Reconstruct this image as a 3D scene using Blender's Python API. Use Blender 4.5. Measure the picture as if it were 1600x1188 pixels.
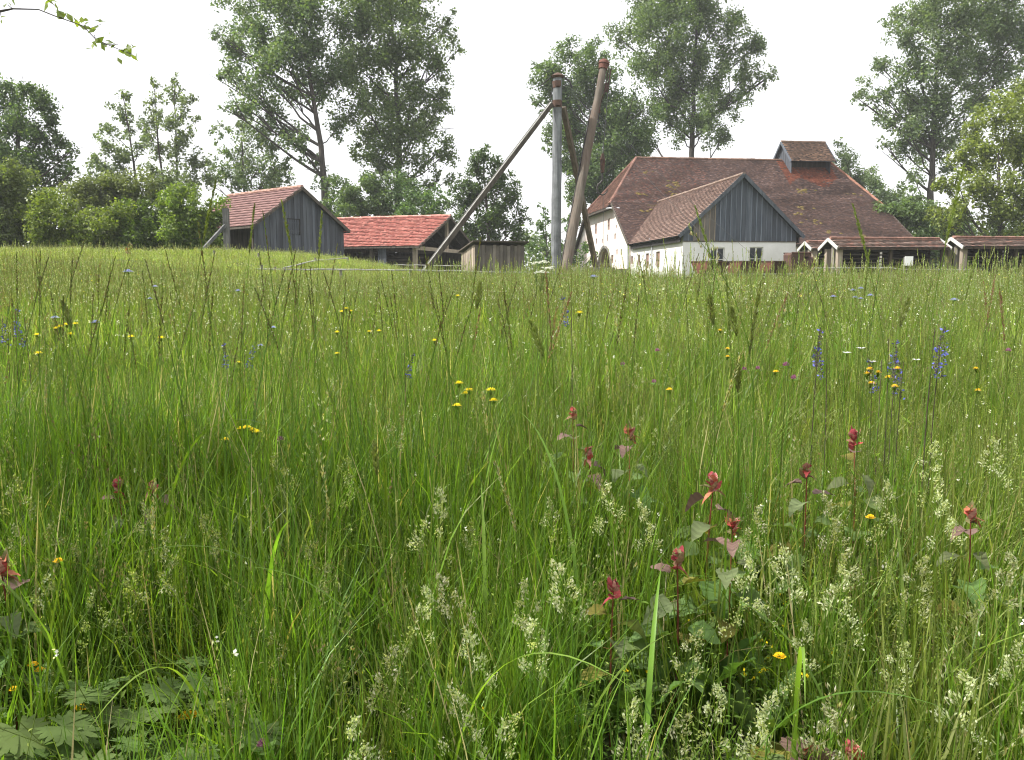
import bpy, math, random
import numpy as np
from mathutils import Vector, Matrix, Euler, geometry

for o in list(bpy.data.objects):
    bpy.data.objects.remove(o)
sc = bpy.context.scene
COL = sc.collection
R = math.radians

# ------------------------------------------------------------------ camera, sky, sun, exposure
F = 1300.0                       # focal length in photograph pixels (1600 wide)
HZ = 440.0                       # image row of the horizon
PIT = math.atan((594 - HZ) / F)
CAMZ = 1.15
cd = bpy.data.cameras.new('camera')
cam = bpy.data.objects.new('camera', cd)
COL.objects.link(cam)
cam.location = (0, 0, CAMZ)
cam.rotation_euler = (math.pi / 2 - PIT, 0, 0)
cd.sensor_width = 36.0
cd.lens = 36.0 * F / 1600
cd.clip_start = 0.05
cd.clip_end = 3000
cd.dof.use_dof = False
sc.camera = cam

SUN_EL = 52.0
SUN_AZ = -97.0                   # degrees clockwise from +Y (negative: to the left)
SUN_V = Vector((math.sin(R(SUN_AZ)) * math.cos(R(SUN_EL)), math.cos(R(SUN_AZ)) * math.cos(R(SUN_EL)), math.sin(R(SUN_EL))))
w = bpy.data.worlds.new('World')
sc.world = w
w.use_nodes = True
nt = w.node_tree
bg = nt.nodes['Background']
sky = nt.nodes.new('ShaderNodeTexSky')
sky.sky_type = 'NISHITA'
sky.sun_disc = False
sky.sun_elevation = R(SUN_EL)
sky.sun_rotation = R(SUN_AZ)
sky.air_density = 1.0
sky.dust_density = 3.0
veil = nt.nodes.new('ShaderNodeMix')
veil.data_type = 'RGBA'
veil.inputs['Factor'].default_value = 0.86       # bright thin cloud over the whole sky
veil.inputs['B'].default_value = (7.6, 7.55, 7.6, 1)
nt.links.new(sky.outputs[0], veil.inputs['A'])
nt.links.new(veil.outputs['Result'], bg.inputs['Color'])
bg.inputs['Strength'].default_value = 0.10
sl = bpy.data.lights.new('sun', 'SUN')
sl.energy = 4.2
sl.angle = R(0.6)
sl.color = (1.0, 0.955, 0.88)
sun = bpy.data.objects.new('sun', sl)
COL.objects.link(sun)
sun.rotation_euler = SUN_V.to_track_quat('Z', 'Y').to_euler()
sun.location = (0, 0, 60)
vs = sc.view_settings
vs.view_transform = 'Standard'
vs.look = 'None'
vs.gamma = 1.0
vs.use_curve_mapping = False
vs.exposure = 1.0
cy = sc.cycles
cy.pixel_filter_type = 'BLACKMAN_HARRIS'
cy.filter_width = 1.15
cy.max_bounces = 6
cy.diffuse_bounces = 3
cy.glossy_bounces = 2
cy.transmission_bounces = 4
cy.transparent_max_bounces = 4
cy.caustics_reflective = False
cy.caustics_refractive = False
cy.sample_clamp_indirect = 6

# ------------------------------------------------------------------ helpers
def P(px, py, Y):
    """the point at depth Y that the photograph shows at pixel (px, py)"""
    x, u = (px - 800) / F, (594 - py) / F
    d = Vector((x, math.cos(PIT) + u * math.sin(PIT), -math.sin(PIT) + u * math.cos(PIT)))
    return Vector((0, 0, CAMZ)) + d * (Y / d.y)

def RP(px, py, pt, n):
    x, u = (px - 800) / F, (594 - py) / F
    d = Vector((x, math.cos(PIT) + u * math.sin(PIT), -math.sin(PIT) + u * math.cos(PIT)))
    c = Vector((0, 0, CAMZ))
    return c + d * ((pt - c).dot(n) / d.dot(n))

def ss(a, b, x):
    t = np.clip((np.asarray(x, float) - a) / (b - a), 0, 1)
    return t * t * (3 - 2 * t)

def gz(x, y):
    x = np.asarray(x, float); y = np.asarray(y, float)
    z = 1.0 * ss(4, 40, y)
    z = z + 1.48 * ss(-1, -13, x) * ss(19, 41, y)
    z = z + 0.05 * np.sin(x * 0.9 + 1.3) * np.sin(y * 0.7) + 0.09 * np.sin(x * 0.31 + y * 0.23) * ss(8, 20, y)
    # low shrubby bank in front of the hedge
    z = z + 0.28 * np.exp(-((x + 9.6) / 2.2) ** 2 - ((y - 29) / 1.6) ** 2) + 0.22 * np.exp(-((x + 15) / 3.0) ** 2 - ((y - 31) / 1.4) ** 2)
    return z

def G(x, y):
    return float(gz(x, y))

ORG = {}
def tag(o, label=None, cat=None, group=None, kind=None):
    if label: o['label'] = label
    if cat: o['category'] = cat
    if group: o['group'] = group
    if kind: o['kind'] = kind
    return o

def thing(name, label, cat, loc=(0, 0, 0), group=None, rz=0):
    o = bpy.data.objects.new(name, None)
    COL.objects.link(o)
    o.location = loc
    o.rotation_euler = (0, 0, rz)
    o.empty_display_size = 0.2
    ORG[o.name] = Vector(loc)
    return tag(o, label, cat, group)

def link_mesh(name, me, m, parent=None):
    o = bpy.data.objects.new(name, me)
    COL.objects.link(o)
    if m is not None and not me.materials:
        me.materials.append(m)
    if parent is not None:
        o.parent = parent
        ORG[o.name] = ORG[parent.name]
    else:
        ORG[o.name] = Vector((0, 0, 0))
    return o

def np_mesh(name, V, Q, tint=None, smooth=False):
    """V (n,3); Q (m,4) or (m,3) int; tint (m,3) colour per face"""
    V = np.asarray(V, np.float32); Q = np.asarray(Q, np.int32)
    k = Q.shape[1]; m = len(Q)
    me = bpy.data.meshes.new(name)
    me.vertices.add(len(V)); me.vertices.foreach_set('co', V.ravel())
    me.loops.add(m * k); me.loops.foreach_set('vertex_index', Q.ravel())
    me.polygons.add(m)
    me.polygons.foreach_set('loop_start', np.arange(0, m * k, k, dtype=np.int32))
    me.polygons.foreach_set('loop_total', np.full(m, k, np.int32))
    if smooth: me.polygons.foreach_set('use_smooth', np.ones(m, bool))
    me.update(calc_edges=True)
    if tint is not None:
        a = me.attributes.new('tint', 'FLOAT_COLOR', 'FACE')
        c = np.ones((m, 4), np.float32); c[:, :3] = tint
        a.data.foreach_set('color', c.ravel())
    return me

class MB:
    """collects shapes in world space and links them as one mesh"""
    def __init__(s):
        s.v = []; s.f = []; s.t = []
    def face(s, pts, tint=(1, 1, 1)):
        b = len(s.v); s.v += [Vector(p) for p in pts]; s.f.append(tuple(range(b, b + len(pts)))); s.t.append(tint)
    def quadbox(s, c8, tint=(1, 1, 1)):
        b = len(s.v); s.v += [Vector(p) for p in c8]
        for q in ((0, 3, 2, 1), (4, 5, 6, 7), (0, 1, 5, 4), (1, 2, 6, 5), (2, 3, 7, 6), (3, 0, 4, 7)):
            s.f.append(tuple(b + i for i in q)); s.t.append(tint)
    def obox(s, o, a, b, c, tint=(1, 1, 1)):
        """box with corner o and edge vectors a, b, c"""
        o, a, b, c = Vector(o), Vector(a), Vector(b), Vector(c)
        s.quadbox([o, o + a, o + a + b, o + b, o + c, o + a + c, o + a + b + c, o + b + c], tint)
    def box(s, x0, y0, z0, x1, y1, z1, tint=(1, 1, 1)):
        s.obox((x0, y0, z0), (x1 - x0, 0, 0), (0, y1 - y0, 0), (0, 0, z1 - z0), tint)
    def beam(s, p, q, w, h, up=(0, 0, 1), tint=(1, 1, 1)):
        p, q = Vector(p), Vector(q); d = (q - p).normalized()
        sd = d.cross(Vector(up))
        if sd.length < 1e-4: sd = d.cross(Vector((1, 0, 0)))
        sd.normalize(); u = sd.cross(d).normalized()
        s.obox(p - sd * w / 2 - u * h / 2, sd * w, u * h, q - p, tint)
    def tube(s, pts, rad, n=6, tint=(1, 1, 1), cap=True):
        pts = [Vector(p) for p in pts]
        if not hasattr(rad, '__len__'): rad = [rad] * len(pts)
        b = len(s.v); ref = None
        for i, p in enumerate(pts):
            d = (pts[min(i + 1, len(pts) - 1)] - pts[max(i - 1, 0)])
            if d.length < 1e-9: d = Vector((0, 0, 1))
            d.normalize()
            if ref is None:
                ref = d.cross(Vector((0.31, 0.17, 0.93)))
                if ref.length < 0.05: ref = d.cross(Vector((1, 0, 0)))
            a = (ref - d * ref.dot(d)).normalized(); ref = a; c = d.cross(a)
            for k in range(n):
                t = 2 * math.pi * k / n
                s.v.append(p + (a * math.cos(t) + c * math.sin(t)) * rad[i])
        for i in range(len(pts) - 1):
            for k in range(n):
                k2 = (k + 1) % n
                s.f.append((b + i * n + k, b + i * n + k2, b + (i + 1) * n + k2, b + (i + 1) * n + k)); s.t.append(tint)
        if cap:
            s.f.append(tuple(b + k for k in range(n))[::-1]); s.t.append(tint)
            e = b + (len(pts) - 1) * n
            s.f.append(tuple(e + k for k in range(n))); s.t.append(tint)
    def mesh(s, name, org=Vector((0, 0, 0)), smooth=False):
        me = bpy.data.meshes.new(name)
        me.from_pydata([tuple(p - org) for p in s.v], [], s.f)
        a = me.attributes.new('tint', 'FLOAT_COLOR', 'FACE')
        c = np.ones((len(s.f), 4), np.float32); c[:, :3] = np.array(s.t, np.float32).reshape(-1, 3)
        a.data.foreach_set('color', c.ravel())
        if smooth: me.polygons.foreach_set('use_smooth', np.ones(len(s.f), bool))
        return me
    def build(s, name, m, parent=None, smooth=False):
        org = ORG[parent.name] if parent is not None else Vector((0, 0, 0))
        return link_mesh(name, s.mesh(name, org, smooth), m, parent)

def loose_build(name, mb, m, label, cat, group=None, loc=None, smooth=False):
    """a thing that is one mesh, with its origin at loc"""
    loc = Vector(loc) if loc is not None else Vector((0, 0, 0))
    o = link_mesh(name, mb.mesh(name, loc, smooth), m)
    o.location = loc; ORG[o.name] = loc
    return tag(o, label, cat, group)

# ------------------------------------------------------------------ materials
def newmat(name):
    m = bpy.data.materials.new(name); m.use_nodes = True
    n = m.node_tree.nodes; l = m.node_tree.links
    return m, n, l, n['Principled BSDF']

def leafmat(name, trans=0.4, rough=0.5, spread=0.35, spec=0.35):
    """colour comes from the piece's own tint; light shines through"""
    m, n, l, b = newmat(name)
    at = n.new('ShaderNodeAttribute'); at.attribute_name = 'tint'
    oi = n.new('ShaderNodeObjectInfo')
    hs = n.new('ShaderNodeHueSaturation')
    mr = n.new('ShaderNodeMapRange'); mr.inputs['To Min'].default_value = 1 - spread; mr.inputs['To Max'].default_value = 1 + spread
    mh = n.new('ShaderNodeMapRange'); mh.inputs['To Min'].default_value = 0.485; mh.inputs['To Max'].default_value = 0.51
    l.new(oi.outputs['Random'], mr.inputs['Value']); l.new(mr.outputs[0], hs.inputs['Value'])
    l.new(oi.outputs['Random'], mh.inputs['Value']); l.new(mh.outputs[0], hs.inputs['Hue'])
    l.new(at.outputs['Color'], hs.inputs['Color'])
    l.new(hs.outputs[0], b.inputs['Base Color'])
    b.inputs['Roughness'].default_value = rough
    b.inputs['Specular IOR Level'].default_value = spec
    tr = n.new('ShaderNodeBsdfTranslucent')
    tc = n.new('ShaderNodeMix'); tc.data_type = 'RGBA'; tc.blend_type = 'MULTIPLY'
    tc.inputs['Factor'].default_value = 1.0
    tc.inputs['B'].default_value = (1.45, 1.5, 0.55, 1)
    l.new(hs.outputs[0], tc.inputs['A']); l.new(tc.outputs['Result'], tr.inputs['Color'])
    mx = n.new('ShaderNodeMixShader'); mx.inputs[0].default_value = trans
    l.new(b.outputs[0], mx.inputs[1]); l.new(tr.outputs[0], mx.inputs[2])
    l.new(mx.outputs[0], n['Material Output'].inputs['Surface'])
    return m

def petalmat(name, trans=0.3):
    m, n, l, b = newmat(name)
    at = n.new('ShaderNodeAttribute'); at.attribute_name = 'tint'
    l.new(at.outputs['Color'], b.inputs['Base Color']); b.inputs['Roughness'].default_value = 0.6
    b.inputs['Specular IOR Level'].default_value = 0.2
    tr = n.new('ShaderNodeBsdfTranslucent'); l.new(at.outputs['Color'], tr.inputs['Color'])
    mx = n.new('ShaderNodeMixShader'); mx.inputs[0].default_value = trans
    l.new(b.outputs[0], mx.inputs[1]); l.new(tr.outputs[0], mx.inputs[2])
    l.new(mx.outputs[0], n['Material Output'].inputs['Surface'])
    return m

def pbr(name, c1, c2, scale=4.0, stretch=(1, 1, 1), rough=0.85, bump=0.3, stain=None, stain_scale=0.6, stain_amt=0.6, dist=0.02, spec=0.3, detail=6, tint=True, metal=0.0, rnd=0.0):
    m, n, l, b = newmat(name)
    tc = n.new('ShaderNodeTexCoord'); mp = n.new('ShaderNodeMapping'); mp.inputs['Scale'].default_value = stretch
    l.new(tc.outputs['Object'], mp.inputs['Vector'])
    nz = n.new('ShaderNodeTexNoise'); nz.inputs['Scale'].default_value = scale; nz.inputs['Detail'].default_value = detail; nz.inputs['Roughness'].default_value = 0.65
    l.new(mp.outputs[0], nz.inputs['Vector'])
    rp = n.new('ShaderNodeValToRGB'); rp.color_ramp.elements[0].position = 0.32; rp.color_ramp.elements[1].position = 0.68
    rp.color_ramp.elements[0].color = (*c1, 1); rp.color_ramp.elements[1].color = (*c2, 1)
    l.new(nz.outputs['Fac'], rp.inputs['Fac'])
    col = rp.outputs['Color']
    if stain:
        n2 = n.new('ShaderNodeTexNoise'); n2.inputs['Scale'].default_value = stain_scale; n2.inputs['Detail'].default_value = 5; n2.inputs['Roughness'].default_value = 0.6
        l.new(tc.outputs['Object'], n2.inputs['Vector'])
        r2 = n.new('ShaderNodeValToRGB'); r2.color_ramp.elements[0].position = 0.45; r2.color_ramp.elements[1].position = 0.68
        r2.color_ramp.elements[0].color = (0, 0, 0, 1); r2.color_ramp.elements[1].color = (stain_amt,) * 3 + (1,)
        l.new(n2.outputs['Fac'], r2.inputs['Fac'])
        mx = n.new('ShaderNodeMix'); mx.data_type = 'RGBA'; mx.inputs['B'].default_value = (*stain, 1)
        l.new(r2.outputs['Color'], mx.inputs['Factor']); l.new(col, mx.inputs['A']); col = mx.outputs['Result']
    if tint:
        at = n.new('ShaderNodeAttribute'); at.attribute_name = 'tint'
        mt = n.new('ShaderNodeMix'); mt.data_type = 'RGBA'; mt.blend_type = 'MULTIPLY'; mt.inputs['Factor'].default_value = 1
        l.new(col, mt.inputs['A']); l.new(at.outputs['Color'], mt.inputs['B']); col = mt.outputs['Result']
    if rnd:
        oi = n.new('ShaderNodeObjectInfo'); mr = n.new('ShaderNodeMapRange')
        mr.inputs['To Min'].default_value = 1 - rnd; mr.inputs['To Max'].default_value = 1 + rnd
        l.new(oi.outputs['Random'], mr.inputs['Value'])
        hv = n.new('ShaderNodeHueSaturation'); l.new(mr.outputs[0], hv.inputs['Value']); l.new(col, hv.inputs['Color']); col = hv.outputs[0]
    l.new(col, b.inputs['Base Color'])
    b.inputs['Roughness'].default_value = rough; b.inputs['Specular IOR Level'].default_value = spec; b.inputs['Metallic'].default_value = metal
    bp = n.new('ShaderNodeBump'); bp.inputs['Strength'].default_value = bump; bp.inputs['Distance'].default_value = dist
    l.new(nz.outputs['Fac'], bp.inputs['Height']); l.new(bp.outputs[0], b.inputs['Normal'])
    return m

M = {}
M['leaf'] = leafmat('tree_leaf', 0.45, 0.45, 0.0, 0.5)
M['blade'] = leafmat('grass_blade', 0.48, 0.42, 0.22, 0.4)
M['herb'] = leafmat('herb_leaf', 0.38, 0.65, 0.18, 0.12)
M['petal'] = petalmat('petal')
M['redleaf'] = petalmat('red_young_leaf', 0.15)
M['bark'] = pbr('bark', (0.035, 0.032, 0.028), (0.115, 0.10, 0.088), 5, (1, 1, 0.25), 0.95, 0.8, dist=0.05)
M['soil'] = pbr('meadow_soil', (0.035, 0.04, 0.018), (0.075, 0.10, 0.032), 3.0, (1, 1, 1), 1.0, 0.6, stain=(0.09, 0.12, 0.035), stain_scale=0.15, tint=False)
M['plaster'] = pbr('white_plaster', (0.72, 0.71, 0.68), (0.83, 0.82, 0.80), 1.2, (1, 1, 1), 0.95, 0.12, stain=(0.60, 0.58, 0.54), stain_scale=0.35, stain_amt=0.55)
M['plaster_old'] = pbr('weathered_plaster', (0.68, 0.60, 0.55), (0.84, 0.80, 0.76), 1.0, (1, 1, 1), 0.95, 0.25, stain=(0.60, 0.42, 0.35), stain_scale=0.5, stain_amt=0.6)
M['tile'] = pbr('clay_tile', (0.72, 0.72, 0.72), (1.15, 1.12, 1.08), 9, (1, 1, 1), 0.85, 0.3, stain=(0.30, 0.28, 0.25), stain_scale=0.35, stain_amt=0.45)
M['tile_clean'] = pbr('clean_clay_tile', (0.8, 0.8, 0.8), (1.1, 1.1, 1.1), 6, (1, 1, 1), 0.75, 0.2, stain=(0.75, 0.7, 0.66), stain_scale=0.5, stain_amt=0.4)
M['under'] = pbr('roof_boarding', (0.05, 0.042, 0.035), (0.10, 0.085, 0.07), 3, (1, 1, 0.3), 0.95, 0.2)
M['greywood'] = pbr('weathered_grey_board', (0.046, 0.052, 0.065), (0.105, 0.115, 0.135), 7, (1, 1, 0.08), 0.9, 0.5, stain=(0.07, 0.075, 0.085), stain_scale=0.8, stain_amt=0.7, rnd=0.22)
M['gablewood'] = pbr('silver_gable_board', (0.05, 0.062, 0.078), (0.125, 0.14, 0.165), 7, (1, 1, 0.08), 0.9, 0.4, stain=(0.09, 0.10, 0.12), stain_scale=0.7, stain_amt=0.6, rnd=0.16)
M['palewood'] = pbr('pale_weathered_board', (0.26, 0.21, 0.16), (0.42, 0.36, 0.29), 7, (1, 1, 0.08), 0.9, 0.4, stain=(0.17, 0.15, 0.13), stain_scale=1.2, stain_amt=0.7, rnd=0.2)
M['darkwood'] = pbr('dark_old_timber', (0.05, 0.042, 0.034), (0.13, 0.11, 0.09), 6, (1, 1, 0.15), 0.9, 0.5)
M['rackwood'] = pbr('drying_rack_board', (0.04, 0.034, 0.028), (0.105, 0.088, 0.07), 5, (0.15, 1, 1), 0.9, 0.4, rnd=0.3)
M['rail'] = pbr('bleached_rail', (0.24, 0.235, 0.22), (0.44, 0.43, 0.41), 6, (0.2, 1, 1), 0.9, 0.4)
M['log'] = pbr('silvered_log', (0.085, 0.09, 0.10), (0.30, 0.315, 0.33), 6, (1, 1, 0.06), 0.85, 0.8, stain=(0.085, 0.09, 0.095), stain_scale=1.3, stain_amt=0.8, dist=0.03)
M['boomlog'] = pbr('brown_log', (0.08, 0.068, 0.055), (0.175, 0.15, 0.125), 5, (1, 1, 0.06), 0.85, 0.6, stain=(0.17, 0.10, 0.07), stain_scale=0.3, stain_amt=0.6, dist=0.03)
M['rust'] = pbr('rusty_iron', (0.05, 0.030, 0.025), (0.13, 0.068, 0.05), 6, (1, 1, 1), 0.85, 0.4, stain=(0.05, 0.035, 0.03), stain_scale=1.4)
M['redrust'] = pbr('red_rusted_steel', (0.085, 0.034, 0.026), (0.17, 0.062, 0.042), 3, (1, 1, 1), 0.8, 0.3, stain=(0.12, 0.06, 0.045), stain_scale=1.6, stain_amt=0.7)
M['oldiron'] = pbr('brown_old_iron', (0.055, 0.034, 0.028), (0.12, 0.07, 0.05), 6, rough=0.85, bump=0.3)
M['iron'] = pbr('dark_iron', (0.03, 0.028, 0.028), (0.06, 0.055, 0.05), 8, (1, 1, 1), 0.6, 0.2)
M['stone'] = pbr('old_stone', (0.13, 0.125, 0.11), (0.30, 0.285, 0.26), 3, (1, 1, 1), 0.95, 0.7, stain=(0.07, 0.07, 0.055), stain_scale=1.0, dist=0.05)
M['frame'] = pbr('white_window_frame', (0.62, 0.61, 0.58), (0.75, 0.74, 0.71), 5, rough=0.6, bump=0.05)
M['brownframe'] = pbr('brown_shutter', (0.22, 0.13, 0.10), (0.34, 0.22, 0.18), 5, (1, 1, 0.2), 0.8, 0.2)
M['zinc'] = pbr('zinc_pipe', (0.33, 0.34, 0.36), (0.46, 0.47, 0.49), 3, rough=0.5, bump=0.05)
M['bargewhite'] = pbr('pale_barge_board', (0.42, 0.41, 0.39), (0.62, 0.61, 0.58), 5, (1, 1, 1), 0.85, 0.2)
M['signwhite'] = pbr('white_sign_board', (0.78, 0.78, 0.78), (0.84, 0.84, 0.84), 3, rough=0.6, bump=0.0)
M['moss'] = pbr('roof_moss', (0.10, 0.075, 0.022), (0.17, 0.13, 0.04), 8, rough=1.0, bump=0.6)
M['cable'] = pbr('steel_cable', (0.10, 0.10, 0.10), (0.16, 0.16, 0.16), 8, rough=0.6, bump=0.0)
def glassmat():
    m, n, l, b = newmat('old_window_glass')
    b.inputs['Base Color'].default_value = (0.035, 0.045, 0.05, 1); b.inputs['Roughness'].default_value = 0.08
    b.inputs['Specular IOR Level'].default_value = 0.6
    return m
M['glass'] = glassmat()

rng = np.random.default_rng(7)
random.seed(11)

# ------------------------------------------------------------------ ground
def ground():
    xs = np.unique(np.concatenate([np.linspace(-900, -60, 15), np.linspace(-60, 60, 161), np.linspace(60, 900, 15)]))
    ys = np.unique(np.concatenate([np.linspace(-300, -6, 12), np.linspace(-6, 64, 141), np.linspace(64, 1500, 25)]))
    X, Y = np.meshgrid(xs, ys)
    Z = gz(X, Y)
    n, k = X.shape
    V = np.stack([X, Y, Z], -1).reshape(-1, 3)
    i = np.arange(n * k).reshape(n, k)
    Q = np.stack([i[:-1, :-1], i[:-1, 1:], i[1:, 1:], i[1:, :-1]], -1).reshape(-1, 4)
    o = link_mesh('ground', np_mesh('ground', V, Q, smooth=True), M['soil'])
    tag(o, kind='structure')
ground()

def haze():
    """the light summer haze that pales the far trees"""
    m = bpy.data.materials.new('summer_haze'); m.use_nodes = True
    n = m.node_tree.nodes; n.remove(n['Principled BSDF'])
    v = n.new('ShaderNodeVolumePrincipled'); v.inputs['Color'].default_value = (.93, .96, 1, 1); v.inputs['Density'].default_value = HAZE
    m.node_tree.links.new(v.outputs[0], n['Material Output'].inputs['Volume'])
    mb = MB(); mb.box(-950, -320, -2, 950, 1550, 40)
    o = link_mesh('haze', mb.mesh('haze'), m)
    tag(o, 'thin bright summer haze in the air over meadow and farm', kind='stuff')
HAZE = 0.00045
haze()

# ------------------------------------------------------------------ walls, windows, roofs
def tri_wall(mb, outer, holes, o, u, v, n, depth, tint=(1, 1, 1), back=False):
    """wall face in the (u, v) plane with reveals in its holes"""
    polys = [[Vector((a, b, 0)) for a, b in outer]] + [[Vector((a, b, 0)) for a, b in h] for h in holes]
    flat = [p for q in polys for p in q]
    W = lambda p, d=0.0: o + u * p[0] + v * p[1] - n * d
    for t in geometry.tessellate_polygon(polys):
        pts = [W(flat[i]) for i in t]
        if (pts[1] - pts[0]).cross(pts[2] - pts[0]).dot(n) < 0: pts.reverse()
        mb.face(pts, tint)
    for h in holes:
        for i in range(len(h)):
            a, b = h[i], h[(i + 1) % len(h)]
            mb.face([W(a), W(b), W(b, depth), W(a, depth)], tint)

def rect(a0, b0, a1, b1):
    return [(a0, b0), (a1, b0), (a1, b1), (a0, b1)]

def window_parts(parent, o, u, v, n, r, depth, mullion=True, fm='frame', bars=True):
    a0, b0, a1, b1 = r
    W = lambda a, b, d: o + u * a + v * b - n * d
    mb = MB(); t = 0.06; d0 = depth - 0.07
    def bar(x0, y0, x1, y1):
        mb.obox(W(x0, y0, depth - 0.005), u * (x1 - x0), v * (y1 - y0), n * 0.065)
    bar(a0, b0, a0 + t, b1); bar(a1 - t, b0, a1, b1); bar(a0 + t, b0, a1 - t, b0 + t); bar(a0 + t, b1 - t, a1 - t, b1)
    if mullion:
        c = (a0 + a1) / 2; bar(c - 0.045, b0 + t, c + 0.045, b1 - t)
        if bars:
            h = b0 + (b1 - b0) * 0.36
            bar(a0 + t, h - 0.02, c - 0.045, h + 0.02); bar(c + 0.045, h - 0.02, a1 - t, h + 0.02)
    f = mb.build('window', M[fm], parent)
    for s0, s1 in ([(a0 + t, (a0 + a1) / 2 - 0.045), ((a0 + a1) / 2 + 0.045, a1 - t)] if mullion else [(a0 + t, a1 - t)]):
        g = MB(); g.obox(W(s0, b0 + t, depth + 0.004), u * (s1 - s0), v * (b1 - b0 - 2 * t), n * 0.02)
        g.build('pane', M['glass'], f)
    return f

def shutter_slot(parent, o, u, v, n, r, depth):
    """narrow opening closed by brown boards"""
    a0, b0, a1, b1 = r
    W = lambda a, b, d: o + u * a + v * b - n * d
    mb = MB(); k = max(2, int((a1 - a0) / 0.14)); wdt = (a1 - a0) / k
    for i in range(k):
        mb.obox(W(a0 + i * wdt + 0.006, b0, depth + 0.01), u * (wdt - 0.012), v * (b1 - b0), n * (0.03 + 0.01 * (i % 2)), (1, 1, 1))
    mb.obox(W(a0, b0 + (b1 - b0) * 0.5 - 0.04, depth - 0.035), u * (a1 - a0), v * 0.08, n * 0.03, (0.8, 0.8, 0.8))
    return mb.build('shutter', M['brownframe'], parent)

def tiles(o, u, v, W, L, tw, ex, inside, colour, jit=0.005, lift=0.062, seed=1):
    """courses of single overlapping tiles on the plane o + u*a + v*b; returns a mesh in world space"""
    r = np.random.default_rng(seed)
    o, u, v = (np.array(t, float) for t in (o, u, v))
    n = np.cross(u, v); n /= np.linalg.norm(n)
    rows, cols = int(L / ex) + 1, int(W / tw) + 2
    J, I = np.meshgrid(np.arange(rows), np.arange(cols), indexing='ij')
    a = (I - 0.5 * (J % 2)) * tw; b = J * ex
    a = a.ravel(); b = b.ravel()
    ca, cb = a + tw / 2, b + ex / 2
    k = inside(ca, cb)
    a, b, ca, cb = a[k], b[k], ca[k], cb[k]
    m = len(a)
    h = lift + r.normal(0, jit, m); g = 0.004; dj = r.normal(0, 0.006, m); tl = r.normal(0, jit * 0.6, m)
    ln = ex * 1.18
    def pt(x, y, z): return o + np.outer(x, u) + np.outer(y, v) + np.outer(z, n)
    p0 = pt(a + g, b + dj, h + tl); p1 = pt(a + tw - g, b + dj, h - tl)
    p2 = pt(a + tw - g, b + ln, np.full(m, 0.006)); p3 = pt(a + g, b + ln, np.full(m, 0.006))
    p4 = pt(a + g, b + dj + .01, h + tl - .02); p5 = pt(a + tw - g, b + dj + .01, h - tl - .02)
    V = np.stack([p0, p1, p2, p3, p4, p5], 1).reshape(-1, 3)
    s = np.arange(m)[:, None] * 6
    Q = np.concatenate([s + np.array([[0, 1, 2, 3]]), s + np.array([[4, 5, 1, 0]])])
    c = colour(ca, cb, r); c = np.concatenate([c, c])
    return V, Q, c

def tile_part(name, parent, sets, m, kind='stuff'):
    V = []; Q = []; C = []; b = 0
    for v, q, c in sets:
        V.append(v); Q.append(q + b); C.append(c); b += len(v)
    V = np.concatenate(V) - np.array(ORG[parent.name])
    o = link_mesh(name, np_mesh(name, V, np.concatenate(Q), np.concatenate(C)), m, parent)
    o['kind'] = kind
    return o

def pick(cols, var=0.18):
    cols = np.array(cols, float)
    def f(a, b, r):
        c = cols[r.integers(0, len(cols), len(a))]
        return c * (1 + r.normal(0, var, (len(a), 1))).clip(0.45, 1.7)
    return f

def ridge_caps(mb, p, q, rad=0.11, ln=0.36, tint=(0.3, 0.17, 0.12), seed=0):
    """a row of half-round ridge tiles from p to q"""
    r = random.Random(seed); p, q = Vector(p), Vector(q); d = q - p; n = max(1, int(d.length / ln)); d /= n
    for i in range(n):
        a = p + d * i; b = p + d * (i + 1.06)
        k = 0.75 + 0.5 * r.random()
        j = r.gauss(0, 0.008)
        mb.tube([a + Vector((0, 0, j)), b + Vector((0, 0, j + 0.012))], [rad * 1.08, rad * 0.95], 7, tuple(t * k for t in tint))

Z = Vector((0, 0, 1))

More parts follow.
